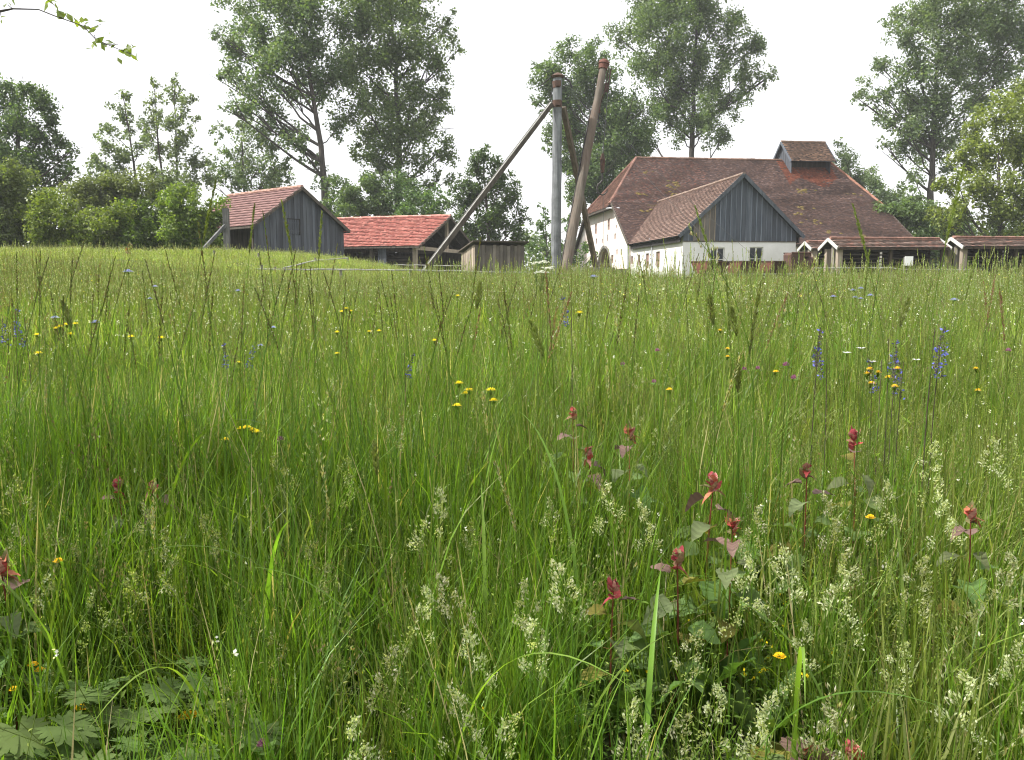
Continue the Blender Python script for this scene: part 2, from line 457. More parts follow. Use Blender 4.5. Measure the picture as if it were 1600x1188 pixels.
# ------------------------------------------------------------------ the big house with its annex
E1 = Vector((0.9934, 0.1145, 0)); E2 = Vector((-0.1145, 0.9934, 0))
def house():
    c0 = P(984, 430, 65.2); c0.z = 0
    base = G(c0.x, c0.y) - 0.1
    h = thing('barn_house', 'huge old white house with dark tiled hip roof and grey boarded gable annex', 'house', (c0.x, c0.y, base))
    H = lambda s, t, z: c0 + E1 * s + E2 * t + Z * z
    L, D = 23.4, 21.5
    TR = D / 2; ZE = 4.31; ZH = 7.7; TH = 5.43; ZR = 12.1
    sl, sr = 3.19, L - 2.1
    zm = lambda t: np.where(np.minimum(t, D - t) < TH, ZE + np.minimum(t, D - t) * (ZH - ZE) / TH, ZH + (np.minimum(t, D - t) - TH) * (ZR - ZH) / (TR - TH))
    # --- gable wall on the left, cut by its openings
    o = H(0, 0, 0); n = -E1
    g2 = lambda px, py: (lambda q: ((q - o).dot(E2), q.z))(RP(px, py, o, n))
    slots = []
    for px, py, wx, hy in ((931, 358, 3.4, 17), (951, 350.6, 3.4, 18), (932, 377, 2, 9), (949.5, 372, 1.6, 11), (961, 369.5, 2, 9), (963, 354.5, 1.4, 5),
                           (970.7, 394, 1.6, 9), (964, 394, 1.6, 8), (956.7, 405, 3.4, 13), (914.5, 393, 1.6, 8), (941, 377, 1.6, 8)):
        t, z = g2(px, py); tw = wx / 1300 * 70 * 4.2; th = hy / 1300 * 70
        slots.append((t - tw / 2, z - th / 2, t + tw / 2, z + th / 2))
    ta, za = g2(953.5, 415); tb, zb = g2(935, 415)
    _, zt = g2(945, 387.5)
    arch = [(ta, base + 0.3)]
    for k in range(0, 11):
        th = math.pi * k / 10
        arch.append(((ta + tb) / 2 - (tb - ta) / 2 * math.cos(th), zt - 1.6 + 1.6 * math.sin(th)))
    arch.append((tb, base + 0.3))
    arch = arch[::-1]
    mb = MB()
    outer = [(0, base - 0.4), (D, base - 0.4), (D, ZE), (D - TH, ZH), (TH, ZH), (0, ZE)]
    ok = [s for s in slots if not (s[2] > ta - 0.2 and s[0] < tb + 0.2 and s[1] < zt + 0.2)]
    tri_wall(mb, outer, [rect(*s) for s in ok] + [arch], o, E2, Z, n, 0.22)
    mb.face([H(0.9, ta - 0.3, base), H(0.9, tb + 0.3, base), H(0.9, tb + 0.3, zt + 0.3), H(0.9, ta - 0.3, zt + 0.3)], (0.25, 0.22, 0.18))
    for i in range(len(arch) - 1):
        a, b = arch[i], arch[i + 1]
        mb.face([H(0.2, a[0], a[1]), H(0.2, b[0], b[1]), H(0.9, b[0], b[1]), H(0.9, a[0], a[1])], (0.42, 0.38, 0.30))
    mb.build('gable_wall', M['plaster_old'], h)
    for s in ok: shutter_slot(h, o, E2, Z, n, s, 0.12)
    # stone surround of the arch
    mb = MB()
    m2 = arch[::-1]
    for i in range(1, len(m2) - 2):
        a, b = m2[i], m2[i + 1]; c = ((ta + tb) / 2, zt - 1.6)
        f = lambda q, k: (c[0] + (q[0] - c[0]) * k, c[1] + (q[1] - c[1]) * k)
        p4 = [a, f(a, 1.14), f(b, 1.14), b]
        lo = [H(0.1, *q) for q in p4]; hi = [H(-0.06, *q) for q in p4]
        mb.quadbox(lo + hi, (0.9 + 0.2 * (i % 2),) * 3)
    mb.build('arch_surround', M['stone'], h)
    # --- front and right and back walls
    mb = MB()
    q = H(0, 0, 0)
    mb.face([H(0, 0, base - .4), H(L, 0, base - .4), H(L, 0, ZE), H(0, 0, ZE)])
    mb.face([H(L, 0, base - .4), H(L, D, base - .4), H(L, D, ZE), H(L, D - TH, ZH), H(L, TH, ZH), H(L, 0, ZE)])
    mb.face([H(L, D, base - .4), H(0, D, base - .4), H(0, D, ZE), H(L, D, ZE)])
    mb.build('wall', M['plaster_old'], h)
    # --- roof boarding under the tiles
    ov = 0.45
    ze = ZE - ov * (ZH - ZE) / TH
    mb = MB(); so, eo = -0.3, L + 0.3
    for sg, (f0, f1, f2) in enumerate(((-ov, TH, TR), (D + ov, D - TH, TR))):
        mb.face([H(so, f0, ze), H(eo, f0, ze), H(eo, f1, ZH), H(so, f1, ZH)])
        mb.face([H(so, f1, ZH), H(eo, f1, ZH), H(sr, f2, ZR), H(sl, f2, ZR)])
        mb.obox(H(so, f0, ze - 0.16), E1 * (eo - so), E2 * 0.04, Z * 0.15)
    hx = 0.28
    mb.face([H(so - hx, D - TH, ZH - .4), H(so - hx, TH, ZH - .4), H(sl, TR, ZR)])
    mb.face([H(eo + hx, TH, ZH - .4), H(eo + hx, D - TH, ZH - .4), H(sr, TR, ZR)])
    mb.obox(H(so - hx, TH, ZH - .56), E1 * 0.05, E2 * (D - 2 * TH), Z * 0.15)
    mb.obox(H(so - hx + .05, TH, ZH - .5), E1 * 0.55, E2 * (D - 2 * TH), Z * 0.03)
    roof = mb.build('roof', M['under'], h)
    # --- tiles
    cols = [(0.17, 0.108, 0.094), (0.185, 0.115, 0.099), (0.20, 0.122, 0.10), (0.155, 0.105, 0.097), (0.25, 0.17, 0.15), (0.135, 0.094, 0.09)]
    base_c = pick(cols, 0.12)
    s0, s1 = 16.7, 20.9
    def front_col(which):
        def f(a, b, r):
            c = base_c(a, b, r)
            s = a + so; z0 = b
            if which == 'upper':
                top = (s - s0 + 0.6) * (s1 + 0.3 - s)
                clean = (s > s0 - 0.4) & (s < s1 + 0.2) & (b > Lu - 3.6 - 0.7 * np.sin(s * 1.7)) & (r.random(len(a)) < 0.9)
                c[clean] = np.array([0.30, 0.105, 0.065]) * (1 + r.normal(0, 0.16, (clean.sum(), 1)))
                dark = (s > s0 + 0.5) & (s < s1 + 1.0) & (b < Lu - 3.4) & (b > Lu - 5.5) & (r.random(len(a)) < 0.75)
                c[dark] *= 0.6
                red = (s < 9) & (r.random(len(a)) < 0.3); c[red] *= np.array([1.25, 1.0, 0.95])
            return c
        return f
    vl = (H(0, TH, ZH) - H(0, -ov, ze)); Ll = vl.length; vl = vl.normalized()
    vu = (H(0, TR, ZR) - H(0, TH, ZH)); Lu = vu.length; vu = vu.normalized()
    sets = []
    sets.append(tiles(H(so, -ov, ze) , E1, vl, eo - so, Ll, 0.19, 0.165, lambda a, b: (a < eo - so) & (a > 0), front_col('lower'), seed=2))
    sets.append(tiles(H(so, TH, ZH), E1, vu, eo - so, Lu, 0.19, 0.165,
                      lambda a, b: (a > (sl - so) * b / Lu) & (a < (eo - so) - (eo - sr) * b / Lu), front_col('upper'), seed=3))
    # left half hip
    A_, B_, C_ = H(so - hx, D - TH, ZH - .4), H(so - hx, TH, ZH - .4), H(sl, TR, ZR)
    W_ = (B_ - A_).length; uu = (B_ - A_).normalized(); mid = (A_ + B_) / 2; vv = (C_ - mid); Lv = vv.length; vv = vv.normalized()
    hipc = pick([(0.30, 0.155, 0.12), (0.24, 0.12, 0.09), (0.34, 0.2, 0.15), (0.19, 0.11, 0.09)], 0.15)
    sets.append(tiles(A_, uu, vv, W_, Lv, 0.19, 0.165, lambda a, b: (a > W_ / 2 * b / Lv) & (a < W_ - W_ / 2 * b / Lv), hipc, seed=4))
    A2, B2, C2 = H(eo + hx, TH, ZH - .4), H(eo + hx, D - TH, ZH - .4), H(sr, TR, ZR)
    u3 = (B2 - A2).normalized(); v3 = C2 - (A2 + B2) / 2; L3 = v3.length; v3 = v3.normalized()
    sets.append(tiles(A2, u3, v3, W_, L3, 0.19, 0.165, lambda a, b: (a > W_ / 2 * b / L3) & (a < W_ - W_ / 2 * b / L3), hipc, seed=5))
    tile_part('roof_tiles', roof, sets, M['tile'])
    mb = MB()
    ridge_caps(mb, H(sl, TR, ZR + .03), H(s0 + .1, TR, ZR + .03), 0.13, 0.36, (0.24, 0.15, 0.11), 1)
    ridge_caps(mb, H(so - .1, TH, ZH - .12), H(sl, TR, ZR + .03), 0.12, 0.36, (0.21, 0.115, 0.09), 2)
    ridge_caps(mb, H(eo + .05, TH, ZH), H(sr, TR, ZR + .03), 0.12, 0.36, (0.30, 0.15, 0.105), 3)
    ridge_caps(mb, H(so - .1, D - TH, ZH - .12), H(sl, TR, ZR + .03), 0.12, 0.36, (0.21, 0.115, 0.09), 4)
    c = mb.build('ridge_tiles', M['tile'], roof); c['kind'] = 'stuff'
    # verge boards
    for s in (so - .02, eo + .02):
        mb = MB(); mb.beam(H(s, -ov, ze - .06), H(s, TH, ZH - .06), 0.05, 0.2); mb.build('verge_board', M['darkwood'], h)
        mb = MB(); mb.beam(H(s, D + ov, ze - .06), H(s, D - TH, ZH - .06), 0.05, 0.2); mb.build('verge_board', M['darkwood'], h)
    mb = MB()
    mb.tube([H(so - .3, TH + .2, ZH - .5), H(so - .2, TH - .3, ZH - .5), H(so + .5, TH - 1.0, ZH - .55)], 0.07, 6)
    mb.build('gutter_end', M['zinc'], h)
    mb = MB(); mb.tube([H(-.12, .15, base), H(-.12, .15, ZE - .1)], 0.09, 7)
    mb.build('downpipe', M['zinc'], h)
    # moss cushions on the tiles
    mb = MB()
    r = random.Random(5)
    spots = [(1050, 290), (1052, 296), (1044, 303), (1055, 308), (1246, 300), (1252, 298), (1258, 299), (1272, 344), (1276, 350), (1256, 326), (1253, 336), (1050, 285), (1012, 330), (1022, 322), (1036, 318), (1016, 345), (1330, 305), (1300, 365), (1000, 305), (1013, 270), (1350, 370)]
    nl = E1.cross(vl).normalized()
    for px, py in spots:
        q = RP(px, py, H(0, -ov, ze), nl)
        tt = (q - c0).dot(E2)
        nn, v_ = (nl, vl)
        if tt > TH:
            nn = E1.cross(vu).normalized(); v_ = vu; q = RP(px, py, H(0, TH, ZH), nn)
        for k in range(5):
            cc = q + E1 * r.gauss(0, .35) + v_ * r.gauss(0, .12)
            R_ = r.uniform(.06, .17)
            ring = [cc + (E1 * math.cos(a) * 1.5 + v_ * math.sin(a)) * R_ + nn * 0.03 for a in [k2 * math.pi / 3 for k2 in range(6)]]
            for i in range(6): mb.face([ring[i], ring[(i + 1) % 6], cc + nn * (0.05 + R_ * .45)])
    mb.build('moss_patches', M['moss'], roof)['kind'] = 'stuff'
    # --- lantern (louvred vent) on the ridge
    hs = 2.25; ZL = 13.75; zle = 11.75
    t0 = TR
    wl = .85
    for sg in (-1, 1):
        mb = MB(); mb.obox(H(s0 + .25, t0 + sg * wl - .04, 11.0), E1 * (s1 - s0 - .5), E2 * .08, Z * 1.4, (0.6, 0.55, 0.5))
        lw = mb.build('lantern_wall', M['darkwood'], h)
    wl = 1.75
    for k, s in enumerate((s0 + .25, s1 - .3)):
        kk = 15
        for i in range(kk):
            a = -wl + i * 2 * wl / kk; b = a + 2 * wl / kk - .012
            top = lambda t: ZL - .1 - abs(t) * (ZL - zle) / hs
            mb = MB()
            off = 0.012 * (i % 2)
            p = [H(s - off, t0 + a, 10.8), H(s - off, t0 + b, 10.8), H(s - off, t0 + b, top(b)), H(s - off, t0 + a, top(a))]
            mb.quadbox([x + E1 * .03 for x in p] + p)
            mb.build('board', M['greywood'], lw)
    mb = MB()
    for sg in (-1, 1):
        e = H(s0, t0 + sg * hs, zle); rdg = H(s0, t0, ZL)
        mb.face([e, e + E1 * (s1 - s0), rdg + E1 * (s1 - s0), rdg])
        for s in (s0 - .03, s1 + .03):
            mb.beam(H(s, t0 + sg * hs, zle - .05), H(s, t0, ZL - .05), .06, .2)
    lr = mb.build('lantern_roof', M['gablewood'], h)
    vL = (H(0, t0, ZL) - H(0, t0 - hs, zle)); LL = vL.length; vL = vL.normalized()
    vB = (H(0, t0, ZL) - H(0, t0 + hs, zle)).normalized()
    lc = pick([(0.22, 0.14, 0.10), (0.27, 0.17, 0.12), (0.17, 0.11, 0.085), (0.31, 0.2, 0.14), (0.12, 0.085, 0.07)], .2)
    tile_part('lantern_tiles', lr, [tiles(H(s0, t0 - hs, zle), E1, vL, s1 - s0, LL, .19, .165, lambda a, b: (a < s1 - s0) & (a > 0), lc, seed=8),
                                    tiles(H(s1, t0 + hs, zle), -E1, vB, s1 - s0, LL, .19, .165, lambda a, b: (a < s1 - s0) & (a > 0), lc, seed=9)], M['tile'])
    mb = MB(); ridge_caps(mb, H(s0, t0, ZL + .03), H(s1, t0, ZL + .03), .13, .36, (0.22, 0.15, 0.11), 6)
    mb.build('lantern_ridge', M['tile'], lr)['kind'] = 'stuff'

    # --- annex in front
    a0 = P(1066, 431, 52.7); a0.z = 0
    ab = base - 0.1
    A = lambda s, t, z: a0 + E1 * s + E2 * t + Z * z
    w_ = 7.4; zw = 3.72; len_ = 13.2
    apex = 7.76; k_ = (apex - 4.02) / (w_ / 2 + .3)      # roof slope
    roofz = lambda s: apex - abs(s - w_ / 2) * k_
    # front wall with two windows
    o = A(0, 0, 0); n = -E2
    f2 = lambda px, py: (lambda q: ((q - o).dot(E1), q.z))(RP(px, py, o, n))
    wins = []
    for x0, y0, x1 in ((1110.5, 387, 1132.5), (1171.5, 386.2, 1193)):
        a, zt_ = f2(x0, y0); b, _ = f2(x1, y0)
        wins.append((a, zt_ - 1.15, b, zt_))
    mb = MB()
    tri_wall(mb, rect(0, ab - .3, w_, zw), [rect(*q) for q in wins], o, E1, Z, n, .2)
    # left wall with its brown slots
    o2 = A(0, 0, 0); n2 = -E1
    l2 = lambda px, py: (lambda q: ((q - o2).dot(E2), q.z))(RP(px, py, o2, n2))
    lw = []
    for px, py, ww, hh in ((987.8, 406.6, 3, 12.5), (998, 406.6, 3.6, 17), (1011.2, 407.8, 5, 23), (1027.8, 405.4, 6, 24)):
        t, z = l2(px, py); t1, _ = l2(px - ww / 2, py); t2, _ = l2(px + ww / 2, py)
        hz = hh / 1300 * (o2 + E2 * t).y
        lw.append((min(t1, t2), z - hz / 2, max(t1, t2), z + hz / 2))
    zl = roofz(0) - .12
    tri_wall(mb, rect(0, ab - .3, len_, zl), [rect(*q) for q in lw], o2, E2, Z, n2, .2)
    mb.face([A(w_, 0, ab - .3), A(w_, len_, ab - .3), A(w_, len_, zl), A(w_, 0, zl)])
    mb.build('annex_wall', M['plaster'], h)
    for q in wins: window_parts(h, o, E1, Z, n, q, .16)
    for q in lw: shutter_slot(h, o2, E2, Z, n2, q, .12)
    # gable boards, each its own piece; the left ones bleached
    nb = 22; bw = w_ / nb
    gtop = lambda q: max(zw + .03, roofz(q) - .1)
    for i in range(nb):
        s, e = i * bw + .005, (i + 1) * bw - .005
        off = .03 + random.uniform(0, .006); z0 = zw - random.uniform(.03, .07)
        pale = 2 <= i <= 5
        kk = random.uniform(.75, 1.1) if not pale else random.uniform(.48, .66)
        p = [A(s, -off, z0), A(e, -off, z0), A(e, -off, gtop(e)), A(s, -off, gtop(s))]
        mb = MB(); mb.quadbox([x + E2 * .03 for x in p] + p, (kk, kk * (1.08 if pale else 1), kk * (1.2 if pale else 1))); mb.build('board', M['palewood' if pale else 'gablewood'], h)
        if i:                                   # the cover strip over the joint
            c = i * bw; hw = .028; k2 = random.uniform(1.5, 2.1) if not 2 <= i <= 6 else random.uniform(.8, 1.0)
            p = [A(c - hw, -.062, z0), A(c + hw, -.062, z0), A(c + hw, -.062, gtop(c + hw)), A(c - hw, -.062, gtop(c - hw))]
            mb = MB(); mb.quadbox([x + E2 * .022 for x in p] + p, (k2, k2, k2)); mb.build('batten', M['palewood' if 2 <= i <= 6 else 'gablewood'], h)
    mb = MB()
    mb.face([A(0, .01, zw), A(w_, .01, zw), A(w_ / 2, .01, roofz(w_ / 2) - .1)])
    mb.obox(A(-.02, -.05, zw - .1), E1 * (w_ + .04), E2 * .05, Z * .06)
    mb.build('gable_backing', M['darkwood'], h)
    # roof
    sl_ = -.38; zf = roofz(0) - .38 * k_
    fr = -.32; bk = 20.5
    def lim(t):                       # above the big roof?
        return t
    mb = MB()
    for sg in (0, 1):
        e0 = A(sl_ if sg == 0 else w_ - sl_, fr, zf); r0 = A(w_ / 2, fr, apex)
        mb.face([e0, r0, r0 + E2 * (bk - fr), e0 + E2 * (12.6 - fr)])
        mb.beam(e0 + Z * -.03 - E2 * .03, r0 + Z * -.03 - E2 * .03, .05, .22, tint=(1.0, 1.0, .95))
        mb.beam(e0 + E1 * (.2 if sg == 0 else -.2) + Z * -.18 + E2 * .3, e0 + E1 * (.2 if sg == 0 else -.2) + Z * -.18 + E2 * 12.4, .06, .34, tint=(.3, .24, .2))
    ar = mb.build('annex_roof', M['gablewood'], h)
    va = (A(w_ / 2, 0, apex) - A(sl_, 0, zf)); La = va.length; va = va.normalized()
    vb = (A(w_ / 2, 0, apex) - A(w_ - sl_, 0, zf)).normalized()
    ca = pick([(0.27, 0.178, 0.145), (0.30, 0.2, 0.165), (0.24, 0.155, 0.13), (0.33, 0.23, 0.19), (0.21, 0.14, 0.12)], .1)
    dmain = (c0 - a0).dot(E2)
    def ins(a, b):                    # a counts along E2 from the front (or back), keep what stands above the big roof
        z = zf + b * va.z
        t = a + fr - dmain
        return (a > 0) & ((t < -.45) | (z > ZE + t * (ZH - ZE) / TH - .03)) & (a + fr < bk)
    W2 = bk - fr
    def ins_left(a, b): return ins(W2 - a, b)
    sets = [tiles(A(sl_, bk, zf), -E2, va, W2, La, .19, .165, ins_left, ca, seed=11),
            tiles(A(w_ - sl_, fr, zf), E2, vb, W2, La, .19, .165, ins, ca, seed=12)]
    tile_part('annex_tiles', ar, sets, M['tile_clean'])
    mb = MB(); ridge_caps(mb, A(w_ / 2, fr, apex + .03), A(w_ / 2, dmain + 5.6, apex + .03), .12, .36, (0.25, 0.185, 0.15), 7)
    mb.build('annex_ridge', M['tile_clean'], ar)['kind'] = 'stuff'
    q = RP(1020.5, 400, o2, n2)
    mb = MB(); t = (q - o2).dot(E2)
    mb.tube([A(-.1, t, ab), A(-.1, t, zl - .35), A(-.3, t, zl - .05)], .06, 7)
    mb.build('downpipe', M['zinc'], h)
house()

# ------------------------------------------------------------------ the dark boarded shed
def dark_shed():
    g1 = Vector((.66, .75, 0)).normalized(); g2 = Vector((-g1.y, g1.x, 0))
    o = P(398, 403, 52); o.z = 0
    b = G(o.x + 2, o.y + 2) - .05
    W, Ln = 6.82, 8.4; ap = 7.16; k = (ap - 4.55) / (W / 2 + .28)
    rz = lambda t: ap - abs(t - W / 2) * k
    h = thing('wooden_shed', 'dark grey vertically boarded shed with plum-red tiled roof beside the hedge', 'shed', (o.x, o.y, b))
    S = lambda t, u, z: o + g1 * t + g2 * u + Z * z
    nb = 30; bw = W / nb
    r = random.Random(3)
    for i in range(nb):
        s, e = i * bw + .006, (i + 1) * bw - .006
        off = .02 * (i % 2) + r.uniform(0, .008); tn = r.uniform(.8, 1.25)
        zt0, zt1 = rz(s) - .1, rz(e) - .1; z0 = b - r.uniform(0, .1)
        mb = MB()
        p = [S(s, -off, z0), S(e, -off, z0), S(e, -off, zt1), S(s, -off, zt0)]
        mb.quadbox([x + g2 * .03 for x in p] + p, (tn, tn, tn))
        mb.build('board', M['greywood'], h)
    # hatch in the gable
    n = -g2
    f2 = lambda px, py: (lambda q: ((q - S(0, 0, 0)).dot(g1), q.z))(RP(px, py, S(0, 0, 0), n))
    ha, hz0 = f2(449, 365.5); hb, hz1 = f2(466, 344)
    mb = MB()
    for i in range(5):
        w5 = (hb - ha) / 5
        mb.obox(S(ha + i * w5 + .01, -.075, hz0), g1 * (w5 - .02), g2 * .03, Z * (hz1 - hz0))
    mb.obox(S(ha, -.09, hz0 + .15), g1 * (hb - ha), g2 * .02, Z * .09); mb.obox(S(ha, -.09, hz1 - .25), g1 * (hb - ha), g2 * .02, Z * .09)
    hd = mb.build('hatch', M['greywood'], h)
    mb = MB(); mb.obox(S(hb + .02, -.08, hz0 - .05), g1 * .06, g2 * .04, Z * (hz1 - hz0 + .12), (.25, .25, .25))
    mb.obox(S(ha, -.08, hz1 + .01), g1 * (hb - ha), g2 * .04, Z * .05, (.25, .25, .25))
    mb.build('hatch_frame', M['darkwood'], hd)
    # walls: right, back, and the left one set far in behind an open porch
    mb = MB(); wz = rz(0) - .1
    mb.obox(S(W, 0, b - .2), g2 * Ln, g1 * -.05, Z * (wz - b + .2))
    mb.obox(S(0, Ln, b - .2), g1 * W, g2 * -.05, Z * (wz - b + .2))
    mb.face([S(0, Ln, wz), S(W, Ln, wz), S(W / 2, Ln, ap - .1)])
    mb.obox(S(1.5, .05, b - .2), g2 * (Ln - .1), g1 * .05, Z * (rz(1.5) - b))
    mb.build('wall', M['darkwood'], h)
    for u in (.12, Ln / 2, Ln - .15):
        mb = MB(); mb.obox(S(0, u, b - .3), g1 * .16, g2 * .16, Z * (wz - b + .25)); mb.build('post', M['darkwood'], h)
    mb = MB(); e = .3; ze = rz(-e)
    for sg in (0, 1):
        p0 = S(-e if sg == 0 else W + e, -.3, ze); q0 = S(W / 2, -.3, ap)
        mb.face([p0, q0, q0 + g2 * (Ln + .6), p0 + g2 * (Ln + .6)])
        mb.beam(p0 - Z * .05, q0 - Z * .05, .06, .2)
        mb.beam(p0 - Z * .08, p0 - Z * .08 + g2 * (Ln + .6), .08, .12)
    rf = mb.build('roof', M['darkwood'], h)
    v1 = (S(W / 2, 0, ap) - S(-e, 0, ze)); L1 = v1.length; v1 = v1.normalized(); v2 = (S(W / 2, 0, ap) - S(W + e, 0, ze)).normalized()
    cc = pick([(0.21, 0.112, 0.105), (0.235, 0.128, 0.118), (0.19, 0.102, 0.095), (0.25, 0.14, 0.128)], .08)
    full = lambda a, b_: (a > 0) & (a < Ln + .6)
    tile_part('roof_tiles', rf, [tiles(S(-e, Ln + .3, ze), -g2, v1, Ln + .6, L1, .24, .33, full, cc, lift=.055, seed=21),
                                 tiles(S(W + e, -.3, ze), g2, v2, Ln + .6, L1, .24, .33, full, cc, lift=.055, seed=22)], M['tile_clean'])
    mb = MB(); ridge_caps(mb, S(W / 2, -.3, ap + .03), S(W / 2, Ln + .3, ap + .03), .12, .38, (.42, .25, .2), 3)
    mb.build('ridge_tiles', M['tile_clean'], rf)['kind'] = 'stuff'
dark_shed()

# ------------------------------------------------------------------ the open barn with the bright red roof
def red_barn():
    b1 = Vector((.333, .943, 0)).normalized(); b2 = Vector((-b1.y, b1.x, 0))
    o = P(650, 384, 58); o.z = 0
    base = G(o.x, o.y) - .1
    W, Ln = 10.3, 10.5; ze = 3.68; ap = 5.95
    rz = lambda t: ap - abs(t - W / 2) * (ap - ze) / (W / 2)
    h = thing('open_barn', 'open-sided timber barn with bright red tiled roof behind the boarded shed', 'barn', (o.x, o.y, base))
    S = lambda t, u, z: o + b1 * t + b2 * u + Z * z
    mb = MB()
    for sg in (0, 1):
        p0 = S(-.25 if sg == 0 else W + .25, -.35, rz(-.25)); q0 = S(W / 2, -.35, ap)
        mb.face([p0, q0, q0 + b2 * (Ln + .7), p0 + b2 * (Ln + .7)])
        mb.beam(p0 - Z * .06, q0 - Z * .06, .06, .2)
        mb.beam(p0 - Z * .08, p0 - Z * .08 + b2 * (Ln + .7), .1, .1)
    rf = mb.build('roof', M['darkwood'], h)
    v1 = S(W / 2, 0, ap) - S(-.25, 0, rz(-.25)); L1 = v1.length; v1 = v1.normalized(); v2 = (S(W / 2, 0, ap) - S(W + .25, 0, rz(-.25))).normalized()
    cc = pick([(0.36, 0.118, 0.092), (0.385, 0.135, 0.108), (0.34, 0.108, 0.086), (0.40, 0.16, 0.13), (0.32, 0.10, 0.082)], .06)
    full = lambda a, b_: (a > 0) & (a < Ln + .7)
    tile_part('roof_tiles', rf, [tiles(S(-.25, Ln + .35, rz(-.25)), -b2, v1, Ln + .7, L1, .24, .30, full, cc, jit=.012, lift=.055, seed=31),
                                 tiles(S(W + .25, -.35, rz(-.25)), b2, v2, Ln + .7, L1, .24, .30, full, cc, lift=.055, seed=32)], M['tile_clean'])
    mb = MB(); ridge_caps(mb, S(W / 2, -.35, ap + .03), S(W / 2, Ln + .35, ap + .03), .12, .38, (.62, .3, .25), 5)
    mb.build('ridge_tiles', M['tile_clean'], rf)['kind'] = 'stuff'
    for t in (.1, W - .3):
        for u in (.05, 3.4, 6.9, Ln - .2):
            mb = MB(); mb.obox(S(t, u, base - .3), b1 * .28, b2 * .28, Z * (rz(max(t, 0)) - base + .15)); mb.build('post', M['palewood'] if u < .1 and t < 1 else M['darkwood'], h)
    mb = MB(); mb.beam(S(0, .15, 3.45), S(W, .15, 3.45), .22, .26); mb.build('tie_beam', M['palewood'], h)
    mb = MB(); mb.obox(S(W / 2 + .4, .1, 3.5), b1 * .25, b2 * .2, Z * (ap - 3.75)); mb.build('king_post', M['palewood'], h)
    mb = MB()
    for u in (3.5, 7.0): mb.beam(S(0, u, 3.45), S(W, u, 3.45), .2, .22)
    for i in range(10):
        for sg in (0, 1):
            mb.beam(S(0 if sg == 0 else W, .6 + i, rz(0) - .12), S(W / 2, .6 + i, ap - .12), .1, .12)
    mb.build('rafters', M['darkwood'], h)
    mb = MB(); mb.obox(S(W - .1, 0, base - .2), b2 * Ln, b1 * .05, Z * (ze - base)); mb.obox(S(0, Ln, base - .2), b1 * W, b2 * .05, Z * (ze - base + .1))
    mb.face([S(0, Ln, ze - .1), S(W, Ln, ze - .1), S(W / 2, Ln, ap - .1)])
    mb.build('wall', M['darkwood'], h)
    # grey boarded panel under the eave
    q0 = RP(591, 395, S(0, 0, 0), -b1); u0 = (q0 - o).dot(b2); q1 = RP(604, 395, S(0, 0, 0), -b1); u1 = (q1 - o).dot(b2)
    ua, ub = sorted((u0, u1)); k = 6
    for i in range(k):
        mb = MB(); w5 = (ub - ua) / k
        mb.obox(S(-.05 - .015 * (i % 2), ua + i * w5 + .006, base - .1), b2 * (w5 - .012), b1 * .03, Z * (ze - .1 - base)); mb.build('board', M['greywood'], h)
    # stacked timber inside
    st = thing('timber_stack', 'stack of old sawn timber lying inside the open red-roofed barn', 'timber stack', tuple(S(1.6, 1, base)))
    r = random.Random(8)
    for row in range(7):
        for c in range(3):
            mb = MB(); t = 1.0 + c * .5
            mb.obox(S(t + r.uniform(-.05, .05), .7 + r.uniform(-.2, .2), base + .1 + row * .2), b1 * .42, b2 * (5 + r.uniform(-.6, .4)), Z * .15, (r.uniform(.7, 1.3),) * 3)
            mb.build('timber', M['rackwood'], st)
red_barn()

# ------------------------------------------------------------------ the small lean-to hut
def hut():
    th = R(20); c1 = Vector((math.cos(th), math.sin(th), 0)); c2 = Vector((-c1.y, c1.x, 0))
    o = P(742, 430, 46); o.z = 0; b = G(o.x, o.y) - .1
    W, Dp = 2.9, 2.6; zf, zb = 3.22, 2.78
    h = thing('board_hut', 'small lean-to hut of upright weathered boards between barn and crane', 'hut', (o.x, o.y, b))
    S = lambda s, t, z: o + c1 * s + c2 * t + Z * z
    r = random.Random(4)
    nb = 14; bw = W / nb
    for i in range(nb):
        mb = MB(); off = .018 * (i % 2) + r.uniform(0, .006); tn = r.uniform(.36, .62)
        mb.obox(S(i * bw + .007, -off, b - .1), c1 * (bw - .014), c2 * .03, Z * (zf - b + r.uniform(-.03, .05)), (tn, tn * 1.04, tn * 1.12))
        mb.build('board', M['palewood'], h)
    nb = 11; bw = Dp / nb
    for i in range(nb):
        mb = MB(); off = .018 * (i % 2); tn = r.uniform(.85, 1.15)
        z = zf + (zb - zf) * (i + .5) / nb
        mb.obox(S(-off, i * bw + .007, b - .1), c2 * (bw - .014), c1 * .03, Z * (z - b + .05), (tn, tn, tn)); mb.build('board', M['palewood'], h)
    mb = MB(); mb.obox(S(W - .03, .03, b), c2 * (Dp - .05), c1 * .03, Z * (zb - b)); mb.obox(S(.04, Dp - .03, b), c1 * (W - .08), c2 * .03, Z * (zb - b)); mb.build('wall', M['palewood'], h)
    mb = MB()
    p = [S(-.18, -.25, zf + .08), S(W + .2, -.25, zf + .08), S(W + .2, Dp + .2, zb + .02), S(-.18, Dp + .2, zb + .02)]
    mb.quadbox(p + [x + Z * .07 for x in p]); mb.build('roof', M['darkwood'], h)
hut()

